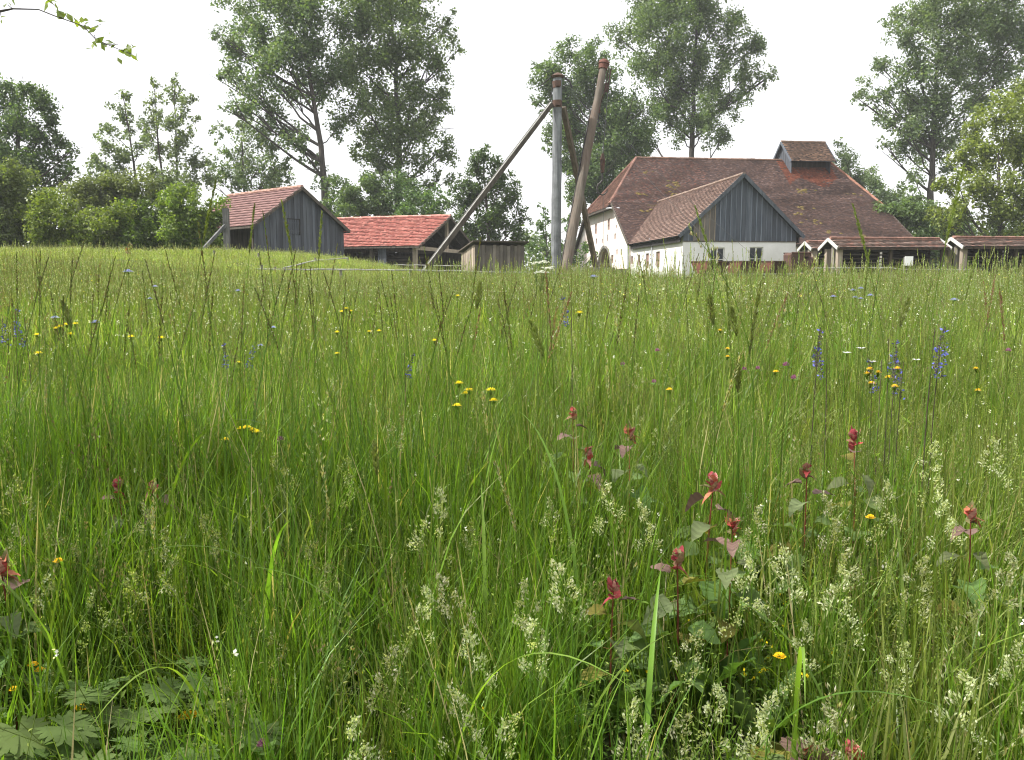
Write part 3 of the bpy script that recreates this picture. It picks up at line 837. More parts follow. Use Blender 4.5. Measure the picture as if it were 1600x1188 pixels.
# ------------------------------------------------------------------ brick drying racks on the right
def rack(px, py, Y, Ln, label, bays, hs=1.0, dz=.49, detail=True):
    ap = P(px, py, Y); base = G(ap.x, ap.y) - .05
    o = Vector((ap.x, ap.y, 0)); za = ap.z; zf = za - dz
    h = thing('drying_rack', label, 'drying rack', (o.x, o.y, base), 'roofed drying racks beside the house')
    S = lambda s, t, z: o + E1 * s + E2 * t + Z * z
    mb = MB()
    for sg in (-1, 1):
        e0 = S(-.1, sg * hs, zf); r0 = S(-.1, 0, za)
        mb.face([e0, r0, r0 + E1 * (Ln + .2), e0 + E1 * (Ln + .2)])
        mb.beam(e0 - Z * .06 + E1 * .1, e0 - Z * .06 + E1 * (Ln + .1), .06, .09, tint=(.6, .5, .4))
    rf = mb.build('roof', M['darkwood'], h)
    v1 = (S(0, 0, za) - S(0, -hs, zf)); L1 = v1.length; v1 = v1.normalized(); v2 = (S(0, 0, za) - S(0, hs, zf)).normalized()
    cc = pick([(0.21, 0.15, 0.125), (0.25, 0.18, 0.15), (0.17, 0.12, 0.10), (0.28, 0.19, 0.155), (.29, .16, .125)], .14)
    full = lambda a, b: (a > 0) & (a < Ln)
    tile_part('roof_tiles', rf, [tiles(S(0, -hs, zf), E1, v1, Ln, L1, .2, .18, full, cc, seed=px), tiles(S(Ln, hs, zf), -E1, v2, Ln, L1, .2, .18, full, cc, seed=px + 1)], M['tile_clean'])
    mb = MB(); ridge_caps(mb, S(0, 0, za + .03), S(Ln, 0, za + .03), .1, .34, (.32, .18, .14), px)
    mb.build('ridge_tiles', M['tile_clean'], rf)['kind'] = 'stuff'
    for s in (-.12, Ln + .08):
        for sg in (-1, 1):
            mb = MB(); mb.beam(S(s, sg * (hs + .05), zf - .04), S(s, 0, za - .02), .04, .17); mb.build('barge_board', M['bargewhite'], h)
    for i in range(bays + 1):
        s = .1 + i * (Ln - .35) / bays
        for sg in (-1, 1):
            mb = MB(); wd = .26 if i == 0 else .15
            mb.obox(S(s, sg * .62 - wd / 2, base - .2), E1 * wd, E2 * wd, Z * (zf + .18 - base), (.95, .95, .95) if i == 0 else (.3, .28, .26)); mb.build('post', M['palewood'], h)
        if i == 0:
            mb = MB(); mb.obox(S(s + .03, -.25, base - .2), E1 * .16, E2 * .3, Z * (zf + .3 - base), (.7, .75, .8)); mb.build('post', M['palewood'], h)
    for i in range(bays):
        sA = .38 + i * (Ln - .35) / bays; ln = (Ln - .35) / bays - .33; nb = int(ln / .3)
        for k in range(nb):
            mb = MB(); mb.obox(S(sA + k * ln / nb + .004, .52, base - .1), E1 * (ln / nb - .008), E2 * .025, Z * (zf + .1 - base), (.6 + .3 * ((k * 7) % 5) / 4,) * 3); mb.build('sky_block_board', M['rackwood'], h)  # added boards that block the sky so the bays stay dark
    r = random.Random(px)
    rows = int((zf - base - .15) / .2)
    for i in range(bays):
        sA = .4 + i * (Ln - .35) / bays; ln = (Ln - .35) / bays - .36
        for row in range(rows):
            for t in (-.5, .12):
                if r.random() < .06: continue
                mb = MB(); k = r.uniform(.7, 1.3)
                mb.obox(S(sA + r.uniform(-.04, .04), t, base + .18 + row * .2 + r.uniform(-.012, .012)), E1 * (ln + r.uniform(-.02, .06)), E2 * .36, Z * .045, (k, k, k))
                mb.build('shelf_board', M['rackwood'], h)
rack(1297, 373.7, 45, 6.2, 'tiled drying rack nearest the white sign, full of dark shelf boards', 2)
rack(1489, 372.5, 45, 9.5, 'long tiled drying rack running out at the far right of the house', 3)
rack(1260, 379, 51, 4.2, 'short drying rack half hidden behind the rusty tank', 2, .85, .42)

# ------------------------------------------------------------------ rusty skip wagons and tank
def wagons():
    ph = R(36); a = Vector((math.cos(ph), math.sin(ph), 0)); s = Vector((-a.y, a.x, 0))
    def wagon(px, Y, sc_, label):
        c = P(px, 420, Y); g = G(c.x, c.y)
        h = thing('skip_wagon', label, 'wagon', (c.x, c.y, g), 'rusty skip wagons before the white annex')
        o = Vector((c.x, c.y, 0)); top = P(px, 409.5, Y).z
        S = lambda u, v, z: o + a * (u * sc_) + s * (v * sc_) + Z * z
        L, Wt, Wb = .8, .62, .3; zt, zb = top, top - .62
        mb = MB()
        pr = [(-Wt, zt), (-Wt * .9, zt - .12), (-Wb, zb), (Wb, zb), (Wt * .9, zt - .12), (Wt, zt)]
        for sg in (-1, 1):
            f = [S(sg * L, v, z) for v, z in pr]; g2 = [S(sg * (L - .04), v, z) for v, z in pr]
            me_ = MB(); me_.face(f if sg > 0 else f[::-1]); me_.face(g2[::-1] if sg > 0 else g2); me_.build('end_plate', M['redrust'], h)  # redder rust puts the sunlit tone into the end plates' colour
        for i in range(5):
            (v0, z0), (v1, z1) = pr[i], pr[i + 1]
            mb.face([S(-L, v0, z0), S(L, v0, z0), S(L, v1, z1), S(-L, v1, z1)])
            k = .94
            mb.face([S(-L, v0 * k, z0 + .01), S(L, v0 * k, z0 + .01), S(L, v1 * k, z1 + .03), S(-L, v1 * k, z1 + .03)])
        mb.build('skip', M['rust'], h)  # darker rust puts the shade under the rim into the sides' colour
        mb = MB()
        for sg in (-1, 1):
            mb.obox(S(-L - .06, sg * Wt - .05, zt - .01), a * (2 * L + .12) * sc_, s * .1, Z * .05)
            mb.obox(S(sg * L - .03, -Wt, zt - .008), a * .07, s * (2 * Wt) * sc_, Z * .05)
        mb.build('rim', M['rust'], h)
        mb = MB()
        for sg in (-1, 1):
            mb.obox(S(-L - .15, sg * .3 - .04, g + .32), a * (2 * L + .3) * sc_, s * .08, Z * .12)
            mb.beam(S(sg * L * .9, -.33, g + .4), S(sg * L * .9, -.02, zb + .15), .06, .06); mb.beam(S(sg * L * .9, .33, g + .4), S(sg * L * .9, .02, zb + .15), .06, .06)
        mb.build('frame', M['iron'], h)
        for u in (-.5, .5):
            for v in (-.38, .38):
                mb = MB(); mb.tube([S(u, v - .04, g + .2), S(u, v + .04, g + .2)], .2, 12); mb.build('wheel', M['rust'], h)
    wagon(1110, 43.4, 1.0, 'rusty red skip wagon at the near left end of the row, before the annex')
    wagon(1160, 44.6, 1.0, 'brown rusted skip wagon in the middle of the row before the annex')
    wagon(1208, 45.4, 1.0, 'orange-red skip wagon next to the rusty tank')
    # tank with a hopper
    c = P(1255, 420, 44.8); g = G(c.x, c.y); o = Vector((c.x, c.y, 0))
    h = thing('rusty_tank', 'big rust-brown cylindrical tank on wheels with a hopper box, right of the wagons', 'tank', (c.x, c.y, g))
    zc = P(1255, 414, 44.8).z
    S = lambda u, v, z: o + E1 * u + E2 * v + Z * z
    mb = MB(); mb.tube([S(-.55, 0, zc), S(-.5, 0, zc), S(.62, 0, zc), S(.67, 0, zc)], [.40, .44, .44, .40], 20)
    mb.build('drum', M['rust'], h, smooth=False)
    mb = MB()
    zt = P(1245, 395.5, 44.8).z
    prof = [(-.86, zc - .45), (-.92, zt - .12), (-.84, zt), (.15, zt), (.2, zt - .1), (.2, zt - .2)]
    for v in (-.47, .47):
        mb.face([S(u, v, z) for u, z in prof] + [S(-.3, v, zc + .3)] if False else [S(-.86, v, zc - .45), S(-.45, v, zc - .45), S(-.2, v, zt - .2), S(.2, v, zt - .2), S(.2, v, zt - .1), S(.15, v, zt), S(-.84, v, zt), S(-.92, v, zt - .12)])
    for (u0, z0), (u1, z1) in zip(prof[:-1], prof[1:]): mb.face([S(u0, -.47, z0), S(u1, -.47, z1), S(u1, .47, z1), S(u0, .47, z0)])
    mb.build('hopper', M['rust'], h)
    mb = MB(); mb.tube([S(-.9, -.5, zt), S(.22, -.5, zt)], .035, 6); mb.tube([S(-.9, .5, zt), S(.22, .5, zt)], .035, 6); mb.build('rim', M['rust'], h)
    mb = MB(); mb.obox(S(-.9, -.3, g + .35), E1 * 1.6, E2 * .1, Z * .12); mb.obox(S(-.9, .2, g + .35), E1 * 1.6, E2 * .1, Z * .12); mb.build('frame', M['iron'], h)
    for u in (-.6, .45):
        for v in (-.4, .4):
            mb = MB(); mb.tube([S(u, v - .04, g + .22), S(u, v + .04, g + .22)], .22, 12); mb.build('wheel', M['rust'], h)
wagons()

# ------------------------------------------------------------------ the old derrick crane
def crane():
    b = P(868.5, 420, 45); g = G(b.x, b.y) - .1
    h = thing('derrick_crane', 'tall old wooden derrick crane with grey log mast, leaning brown boom and two stays', 'crane', (b.x, b.y, g))
    top = P(871.5, 122, 45)
    base = Vector((b.x, b.y, g))
    base.x = top.x + (P(868.5, 417, 45).x - top.x) * 1.05
    mb = MB(); ptn = []
    r = random.Random(2)
    for i in range(15):
        k = i / 14; ptn.append(base.lerp(top, k) + Vector((r.gauss(0, .012), r.gauss(0, .012), 0)))
    mb.tube(ptn, [.285 - .045 * i / 14 + r.gauss(0, .004) for i in range(15)], 14)
    mast = mb.build('mast', M['log'], h, smooth=False)
    mb = MB()
    u = (top - base).normalized()
    mb.tube([top - u * .02, top + u * .06, top + u * .08, top + u * .2, top + u * .27], [.27, .35, .38, .2, .05], 16); 
    mb.build('mast_cap', M['oldiron'], mast)
    for py, hh in ((133, .34), (163, .36)):
        c = P(870.5, py, 45); mb = MB(); c.y = base.lerp(top, .9).y
        mb.tube([c - u * hh / 2, c + u * hh / 2], .262, 14, cap=False)
        mb.obox(c + Vector((-.12, -.36, -.12)), (.3, 0, 0), (0, .1, 0), (0, 0, .28)); mb.build('iron_band', M['oldiron'], mast)
    mb = MB()
    mb.tube([top + Vector((-.35, -.05, .05)), top + Vector((-.62, -.1, -.2)), top + Vector((-.9, -.1, -.42))], .03, 5)
    mb.tube([top + Vector((.35, 0, .02)), top + Vector((.62, 0, -.18)), top + Vector((.75, 0, -.5))], .05, 5)
    mb.tube([top + Vector((-.25, -.1, -.3)), top + Vector((-.42, -.1, -1.3))], .02, 5)
    mb.build('cable_bracket', M['iron'], mast)
    # left stay, squared timber; a pale strip paints its sunlit upper edge
    st = P(862, 163, 44.8); sb = P(652, 440, 39.5); sb.z = min(sb.z, G(sb.x, sb.y) + .1)
    mb = MB(); mb.beam(st, sb, .17, .22, tint=(.85, .85, .85)); stay = mb.build('stay', M['darkwood'], h)
    d = (sb - st).normalized(); sd = d.cross(Z).normalized(); up = sd.cross(d).normalized()
    mb = MB(); mb.obox(st + up * .111 - sd * .085, sd * .06, up * .03, (sb - st)); mb.obox(st + up * .111 + sd * .02, sd * .06, up * .03, (sb - st), (.3, .3, .3)); mb.build('stay_lit_edge', M['rail'], stay)
    # right stay
    st = P(880, 168, 45.3); sb = P(936, 442, 50); 
    mb = MB(); mb.beam(st, sb, .25, .26, tint=(1.3, 1.2, 1.05)); mb.build('stay', M['darkwood'], h)
    # boom
    b0 = P(883, 428, 44.0); b1 = P(943, 103, 46.2)
    b0.z = max(b0.z, g)
    mb = MB(); ax = (b1 - b0).normalized(); side = Vector((1, 0, 0)); side = (side - ax * side.dot(ax)).normalized()
    pts = [b0.lerp(b1, i / 12) + side * (r.gauss(0, .012)) for i in range(13)]
    mb.tube(pts, [.185 + .095 * (1 - i / 12) * (1 if i > 0 else .85) for i in range(13)], 14)
    boom = mb.build('boom', M['boomlog'], h)
    mb = MB(); mb.tube([b1 - ax * .2, b1 + ax * .05, b1 + ax * .08, b1 + ax * .22, b1 + ax * .33, b1 + ax * .37], [.24, .26, .31, .28, .15, .03], 16); mb.build('boom_cap', M['redrust'], boom)
    mb = MB(); mb.beam(b0.lerp(b1, .02) - side * .29, b0.lerp(b1, .78) - side * .235, .05, .09); mb.build('boom_rail', M['iron'], boom)
    # tackle under the cap
    q = b1 - ax * .1
    mb = MB()
    mb.tube([q + side * .3, q - ax * 1.2 + side * .3], .03, 5); mb.tube([q + side * .42 - Vector((0, .1, 0)), q - ax * 1.15 + side * .44], .035, 5)
    mb.tube([q - ax * .9 + side * .3, q - ax * 1.25 + side * .36, q - ax * 1.05 + side * .48], .06, 6)
    mb.obox(q - ax * 1.3 + side * .25, side * .24, Vector((0, .1, 0)), ax * .5)
    mb.tube([q - ax * 1.3 + side * .3, q - ax * 2.3 + side * .18], .03, 5)
    mb.build('tackle', M['rust'], boom)
    c = P(934, 168, 45.8)
    mb = MB(); mb.tube([c + Vector((0, -.05, .3)), c + Vector((.02, -.05, -.3))], [.1, .13], 8); mb.tube([c + Vector((-.06, -.05, -.2)), c + Vector((-.1, -.05, -.6))], [.05, .03], 6); mb.build('pulley', M['rust'], boom)
    # hook on its rope
    hk = P(941.5, 258, 45.8); tp = b1 + side * .35
    mb = MB(); mb.tube([tp, hk + Z * .5], .018, 4); mb.build('rope', M['cable'], h)
    mb = MB(); mb.tube([hk + Z * .6, hk + Z * .3, hk - Z * .4], [.05, .14, .1], 8); blk = mb.build('hook_block', M['rust'], h)
    cc = hk - Z * 1.25
    mb = MB(); arc = [hk - Z * .4, cc + Vector((.0, 0, .45))] + [cc + Vector((-.28 * math.sin(t), 0, .33 * math.cos(t))) for t in np.linspace(.3, 4.6, 10)]
    mb.tube(arc, [.05, .05] + [.065 - .004 * i for i in range(10)], 7); mb.build('hook', M['iron'], blk)
    lp = P(943, 393, 46)
    mb = MB(); mb.tube([cc + Vector((.08, 0, -.3)), lp], .012, 4); mb.build('hanging_rope', M['cable'], h)
    # guy wires from the mast top
    for e, Y in (((500, 396), 50), ((1172, 398), 41), ((1228, 401), 43), ((720, 85), 30)):
        if e[1] < 100: continue
        mb = MB(); p = top + u * .1; q = P(e[0], e[1] + 30, Y); q.z = G(q.x, q.y)
        m_ = p.lerp(q, .5) - Z * .25
        mb.tube([p, p.lerp(m_, .5), m_, m_.lerp(q, .5), q], .007, 4); mb.build('guy_wire', M['cable'], h)
crane()

def stones():
    c = P(945, 432, 43); g = G(c.x, c.y)
    r = random.Random(9)
    top = P(945, 416, 43).z
    h = thing('stone_plinth', 'row of big dark weathered stone blocks at the foot of the crane', 'stone plinth', (c.x, c.y, g))
    x0 = P(897, 430, 43).x; x1 = P(982, 430, 43).x; n = 4; x = x0
    ws = [.62, .78, .7, .72]; k = (x1 - x0) / sum(ws)
    for i in range(n):
        mb = MB(); wd = ws[i] * k - .03; t = r.uniform(.6, 1.0) if i else 1.5; hh = top - r.uniform(0, .08) - (.12 if i == 3 else 0)
        z0 = g - .2
        nx, nz = 6, 4
        def pp(a, b, f): 
            return Vector((x + wd * a + r.gauss(0, .012), c.y - .45 + f * .9 + r.gauss(0, .012), z0 + (hh - z0) * b - .06 * (abs(a - .5) * 2) ** 4 * b))
        grid = [[[pp(a / nx, b / nz, f) for a in range(nx + 1)] for b in range(nz + 1)] for f in (0, 1)]
        for f in (0, 1):
            for b in range(nz):
                for a in range(nx): mb.face([grid[f][b][a], grid[f][b][a + 1], grid[f][b + 1][a + 1], grid[f][b + 1][a]], (t, t, t * .95))
        for a in range(nx): mb.face([grid[0][nz][a], grid[0][nz][a + 1], grid[1][nz][a + 1], grid[1][nz][a]], (t, t, t * .95))
        for b in range(nz):
            for a in (0, nx): mb.face([grid[0][b][a], grid[0][b + 1][a], grid[1][b + 1][a], grid[1][b][a]], (t, t, t * .95))
        mb.build('stone_block', M['stone'], h)
        x += ws[i] * k
    for px, py, wd, lab in ((757, 432, .55, 'pale flat stone lying on the grass below the hut'), (735, 436, .4, 'small grey stone beside the pale flat one below the hut')):
        c = P(px, py, 40); g = G(c.x, c.y); mb = MB()
        for lv in range(2):
            ring = []
            for k in range(9):
                a = 2 * math.pi * k / 9; ring.append((math.cos(a) * wd * r.uniform(.8, 1.1), math.sin(a) * wd * .6 * r.uniform(.8, 1.1)))
            z0, z1 = g + .1 + lv * .2, g + .3 + lv * .2; sc_ = 1 - .2 * lv
            lo = [Vector((c.x + a * sc_, c.y + b * sc_, z0)) for a, b in ring]; hi = [Vector((c.x + a * sc_ * .88, c.y + b * sc_ * .88, z1)) for a, b in ring]
            for k in range(9): mb.face([lo[k], lo[(k + 1) % 9], hi[(k + 1) % 9], hi[k]])
            mb.face(hi)
        loose_build('stone', mb, M['stone'], lab, 'stone', None, (c.x, c.y, g))
stones()

# ------------------------------------------------------------------ fences, posts, sign
def rail_fence(pts, label, posts, rails=(0,), rad=.028, post_h=.62, pr=.055, mat='rail'):
    """pts: (px, py, Y) along the top rail"""
    pp = [P(*p) for p in pts]
    g0 = G(pp[0].x, pp[0].y)
    h = thing('rail_fence', label, 'fence', (pp[0].x, pp[0].y, g0))
    r = random.Random(int(pts[0][0]))
    for a, b in zip(pp[:-1], pp[1:]):
        n = 8; mb = MB()
        q = [a.lerp(b, i / n) + Vector((0, 0, r.gauss(0, .008))) for i in range(n + 1)]
        q[0] = a - (b - a).normalized() * .12; q[-1] = b + (b - a).normalized() * .12
        mb.tube(q, [rad * r.uniform(.8, 1.2) for _ in q], 6); mb.build('rail', M[mat], h)
    for px, py, Y in posts:
        p = P(px, py, Y); mb = MB(); g = G(p.x, p.y)
        mb.tube([(p.x, p.y + .07, g - .2), (p.x + r.gauss(0, .02), p.y + .07, max(p.z + .03, g + .3))], [pr * 1.1, pr], 7, (.5, .48, .46)); mb.build('post', M['rail'], h)
rail_fence([(398, 420.5, 30), (532, 421.5, 30.5), (640, 422, 31), (760, 425, 31.5), (880, 427.5, 32.5)], 'low fence of thin bleached rails crossing the meadow below the sheds',
           [(408, 421, 30), (430, 421, 30.1), (532, 422, 30.5), (640, 422.5, 31), (760, 425, 31.5), (870, 428, 32.5)])
rail_fence([(443, 419, 31), (492, 407.5, 37), (543, 403.5, 43)], 'bleached rail climbing the slope towards the dark shed', [(492, 408, 37), (543, 404, 43), (445, 419, 31)])
rail_fence([(620, 414, 50), (680, 415, 50), (735, 416, 50)], 'thin rail in front of the open barn', [(622, 414, 50), (680, 415, 50)])
rail_fence([(880, 428, 33), (1000, 433, 34), (1140, 435, 35), (1290, 434, 36)], 'low dark wire fence running through the grass before the annex', [(1000, 433, 34), (1140, 435, 35), (1290, 434, 36)], rad=.014, mat='cable')
rail_fence([(1273, 419, 42.5), (1390, 418.5, 42.5), (1412, 421, 42.5), (1530, 422, 43)], 'pale rail in front of the drying racks', [(1275, 419, 42.5), (1395, 418.5, 42.5), (1530, 422, 43)])
rail_fence([(330, 414, 36), (370, 413.5, 36), (405, 414.5, 36)], 'short grey rail in the slope grass left of the shed', [(335, 414, 36), (403, 414, 36)])

def sign():
    p = P(1420, 408, 41.8); g = G(p.x, p.y)
    h = thing('sign_post', 'blank white board on a thin post in front of the drying racks', 'sign', (p.x, p.y, g))
    mb = MB(); mb.box(p.x - .2, p.y - .03, p.z - .23, p.x + .2, p.y, p.z + .23); mb.build('board', M['signwhite'], h)
    mb = MB(); mb.box(p.x - .235, p.y + .003, g - .2, p.x - .185, p.y + .05, p.z + .2); mb.build('post', M['rail'], h)
    # braced post by the hedge
    t = P(352.5, 326, 45); g = G(t.x, t.y)
    h = thing('braced_post', 'stout weathered post with a slanting brace at the end of the hedge', 'post', (t.x, t.y, g))
    mb = MB(); mb.obox((t.x - .14, t.y - .14, g - .2), (.28, 0, 0), (0, .28, 0), (0, 0, t.z - g + .2), (.6, .57, .52)); mb.build('post', M['log'], h)
    a = P(352, 352, 44.9); b = P(306, 402, 43.5); b.z = min(b.z, G(b.x, b.y) + .1)
    mb = MB(); mb.beam(a, b, .15, .15, tint=(.7, .68, .66)); mb.build('brace', M['log'], h)
sign()

# ------------------------------------------------------------------ trees and bushes
def leaf_cards(centres, normals_bias, size, r, tints, elong=1.35):
    """one kite-shaped leaf at every centre"""
    n = len(centres)
    nz = r.normal(0, 1, (n, 3)) + normals_bias
    nz /= np.linalg.norm(nz, axis=1)[:, None] + 1e-9
    a = r.normal(0, 1, (n, 3)); a -= nz * (a * nz).sum(1)[:, None]; a /= np.linalg.norm(a, axis=1)[:, None] + 1e-9
    b = np.cross(nz, a)
    s = (size * r.uniform(.6, 1.35, n))[:, None]
    c = centres
    bend = nz * s * .12
    V = np.stack([c - a * s * .5 * elong - bend, c + b * s * .42 - a * s * .06, c + a * s * .5 * elong - bend, c - b * s * .42 - a * s * .06], 1).reshape(-1, 3)
    Q = np.arange(n * 4).reshape(n, 4)
    return V, Q, tints

def tree(name, label, cat, Y, trunk, puffs, cols, leaf=.22, lai=2.0, tr=.4, depth=1.0, seed=1, group=None, bark=(1, 1, 1), sub=9, clump=.36, limbs=True, sparse=1.0, flat=1.0, vz=1.05):
    r = np.random.default_rng(seed); rr = random.Random(seed)
    tp = [P(px, py, Y) for px, py in trunk]
    g = G(tp[0].x, tp[0].y); tp[0].z = g - .3
    h = thing(name, label, cat, (tp[0].x, tp[0].y, g), group)
    # --- crown
    Cs = []; Ns = []; Ts = []; cents = []
    cols = np.array(cols, float)
    for (px, py, rad) in puffs:
        Rm = rad / F * Y
        spread = depth * 0.9 * np.mean([q[2] for q in puffs]) / F * Y * 1.6
        yo = float(r.uniform(-1, 1)) * spread
        c = P(px, py, Y + yo)
        cents.append((c, Rm))
        ns = max(6, int(sub * (Rm / 2.2) ** .8 * 1.7) + 4)
        d = r.normal(0, 1, (ns, 3)); d /= np.linalg.norm(d, axis=1)[:, None]
        sc_ = np.array(c) + d * (Rm * r.uniform(.15, 1.08, (ns, 1))) * np.array([1, 1, flat])
        sr = Rm * clump * r.uniform(.6, 1.3, ns)
        tone = r.uniform(.8, 1.2, ns)
        for k in range(ns):
            m = int(lai * sparse * math.pi * sr[k] ** 2 / (leaf * leaf * .42) * .46) + 3
            q = r.normal(0, 1, (m, 3)); q /= np.linalg.norm(q, axis=1)[:, None]
            q *= r.uniform(.05, 1.1, (m, 1)) ** .6
            pos = sc_[k] + q * sr[k] * np.array([1.0, 1.0, vz])
            Cs.append(pos); Ns.append(q * .8 + np.array([0, 0, .7]))
            cc = cols[r.integers(0, len(cols), m)] * tone[k] * (1 + r.normal(0, .16, (m, 1)))
            Ts.append(cc.clip(.004, 1))
    C = np.concatenate(Cs); N = np.concatenate(Ns); T = np.concatenate(Ts)
    zmin = gz(C[:, 0], C[:, 1]) + .05
    k = C[:, 2] > zmin
    C, N, T = C[k], N[k], T[k]
    V, Q, T = leaf_cards(C, N, leaf, r, T)
    V = V - np.array(ORG[h.name])
    link_mesh('crown', np_mesh('crown', V, Q, T), M['leaf'], h)
    # --- trunk and limbs
    mb = MB(); n = len(tp)
    pts = []; rads = []
    for i in range(n - 1):
        for k in range(4):
            t = k / 4; pts.append(tp[i].lerp(tp[i + 1], t) + Vector((rr.gauss(0, tr * .12), rr.gauss(0, tr * .12), 0)) * (1 if i + k > 0 else 0))
    pts.append(tp[-1])
    H = pts[-1].z - pts[0].z
    rad_at = lambda z: tr * (1 - .88 * max(0, min(1, (z - pts[0].z) / max(H, .1))) ** .8) + .012
    rads = [rad_at(p.z) * (1.25 if i == 0 else 1) for i, p in enumerate(pts)]
    mb.tube(pts, rads, 8, bark)
    if limbs:
        for c, Rm in cents:
            # join the stem below the puff, the farther out the lower
            best = None
            tgt = c.z - .55 * math.hypot(c.x - pts[0].x, c.y - pts[0].y) - .8 * Rm
            for i, p in enumerate(pts):
                dd = abs(p.z - max(tgt, pts[0].z + H * .12))
                if best is None or dd < best[0]: best = (dd, i)
            i = best[1]; a = pts[i]
            if (a - c).length < Rm * .5: continue
            m1 = a.lerp(c, .45) + Vector((0, 0, -(c - a).length * .07)) + Vector((rr.gauss(0, .15), rr.gauss(0, .15), 0)) * Rm * .4
            r0 = min(rad_at(a.z) * .55, .03 + .016 * (c - a).length)
            q = []
            for k in range(7):
                t = k / 6; q.append(a * (1 - t) ** 2 + m1 * 2 * t * (1 - t) + c * t * t + Vector((rr.gauss(0, 1), rr.gauss(0, 1), rr.gauss(0, 1))) * (.05 * Rm if 0 < k < 6 else 0))
            mb.tube(q, [r0 * (1 - .8 * k / 6) for k in range(7)], 5, bark, cap=False)
            for k in range(3):
                e = c + Vector((rr.gauss(0, .6), rr.gauss(0, .6), rr.gauss(.25, .45))) * Rm
                s0_ = q[rr.choice((3, 4, 5))]
                mb.tube([s0_, s0_.lerp(e, .5) + Vector((0, 0, .06 * Rm)), e], [r0 * .42, r0 * .3, .008], 4, bark, cap=False)
    mb.build('trunk', M['bark'], h)
    return h

GR = [(0.098, 0.160, 0.058), (0.120, 0.188, 0.072), (0.080, 0.138, 0.048), (0.148, 0.212, 0.094)]
PAL = [(0.140, 0.194, 0.100), (0.166, 0.220, 0.122), (0.12, 0.174, 0.084), (0.19, 0.238, 0.142)]
DRK = [(0.070, 0.112, 0.046), (0.084, 0.130, 0.054), (0.06, 0.098, 0.042), (0.104, 0.150, 0.072)]
YEL = [(0.170, 0.228, 0.044), (0.20, 0.260, 0.054), (0.14, 0.195, 0.040), (0.22, 0.28, 0.078)]
BRI = [(0.125, 0.185, 0.028), (0.155, 0.215, 0.038), (0.095, 0.150, 0.024), (0.185, 0.235, 0.058)]
def grow(k, ps): return [(a, b, c * k) for a, b, c in ps]
TG = 'tall trees behind the farm buildings'
tree('poplar_tree', 'tall airy poplar with fanning limbs right behind the dark shed', 'tree', 80,
     [(510, 420), (507, 300), (498, 205), (480, 95), (465, -40)],
     grow(1.12, [(380, 20, 34), (430, 5, 42), (480, 10, 42), (355, 60, 20), (375, 85, 28), (362, 115, 24), (395, 150, 32), (440, 85, 40), (490, 75, 42), (520, 115, 30), (420, 185, 26), (452, 205, 28),
      (385, 172, 22), (528, 200, 24), (470, 222, 24), (505, 140, 32), (448, 135, 34), (540, 30, 38), (345, 118, 12), (358, 165, 14), (400, 50, 32), (460, 45, 36), (338, 55, 10), (415, 115, 28), (512, 285, 18), (495, 255, 16), (410, -30, 36), (470, -40, 40), (530, -40, 40)]),
     PAL + GR, leaf=.21, lai=1.4, tr=.46, seed=101, clump=.37, group=TG)
tree('poplar_tree', 'tall dense poplar rising behind the red barn roof', 'tree', 84,
     [(626, 420), (624, 290), (622, 190), (618, 100), (606, -30)],
     grow(1.1, [(560, 40, 36), (600, 15, 46), (645, 20, 42), (560, 95, 40), (610, 85, 46), (652, 75, 40), (700, 55, 20), (716, 78, 12), (704, 30, 12), (688, 100, 22), (560, 160, 34), (600, 155, 42), (650, 150, 42), (688, 145, 24),
      (580, 212, 34), (620, 215, 42), (660, 205, 36), (682, 180, 20), (598, 258, 30), (566, 240, 18), (650, 252, 26), (690, 245, 24), (700, 222, 16), (636, 285, 22), (706, 278, 16), (676, 285, 16), (560, -25, 40), (620, -40, 45), (680, -20, 20)]),
     GR, leaf=.22, lai=1.55, tr=.5, seed=102, clump=.35, group=TG)
tree('ash_tree', 'dense dark broad tree standing behind the crane mast', 'tree', 94,
     [(945, 425), (940, 300), (935, 200), (925, 110)],
     [(860, 112, 30), (890, 82, 24), (920, 98, 32), (842, 160, 16), (880, 150, 42), (930, 148, 46), (900, 205, 46), (950, 205, 52), (988, 180, 40), (930, 258, 48), (982, 246, 42), (888, 262, 30), (900, 312, 20), (845, 105, 14), (870, 200, 28), (1005, 215, 30), (955, 300, 34), (915, 290, 34), (862, 235, 14), (895, 345, 16)],
     GR + DRK[:1], leaf=.22, lai=2.1, tr=.6, seed=103, group=TG)
tree('poplar_tree', 'tallest spreading poplar, its stems rising behind the house ridge', 'tree', 100,
     [(1078, 425), (1080, 240), (1084, 150), (1088, 60), (1090, -40)],
     [(1000, 32, 44), (1050, 15, 50), (1100, 10, 46), (1140, 32, 30), (968, 60, 26), (1040, 78, 50), (1092, 78, 46), (1150, 80, 34), (1182, 68, 22), (1172, 116, 26), (1205, 116, 14), (1122, 128, 40), (1060, 138, 46), (1010, 108, 36), (1142, 158, 30),
      (1102, 186, 40), (1052, 190, 34), (1128, 214, 24), (1028, 172, 30), (1012, 212, 22), (1090, -35, 45), (1020, -30, 45), (1140, -20, 25), (1192, 128, 16), (1165, 140, 18)],
     GR, leaf=.22, lai=1.6, tr=.55, seed=104, clump=.35, group=TG)
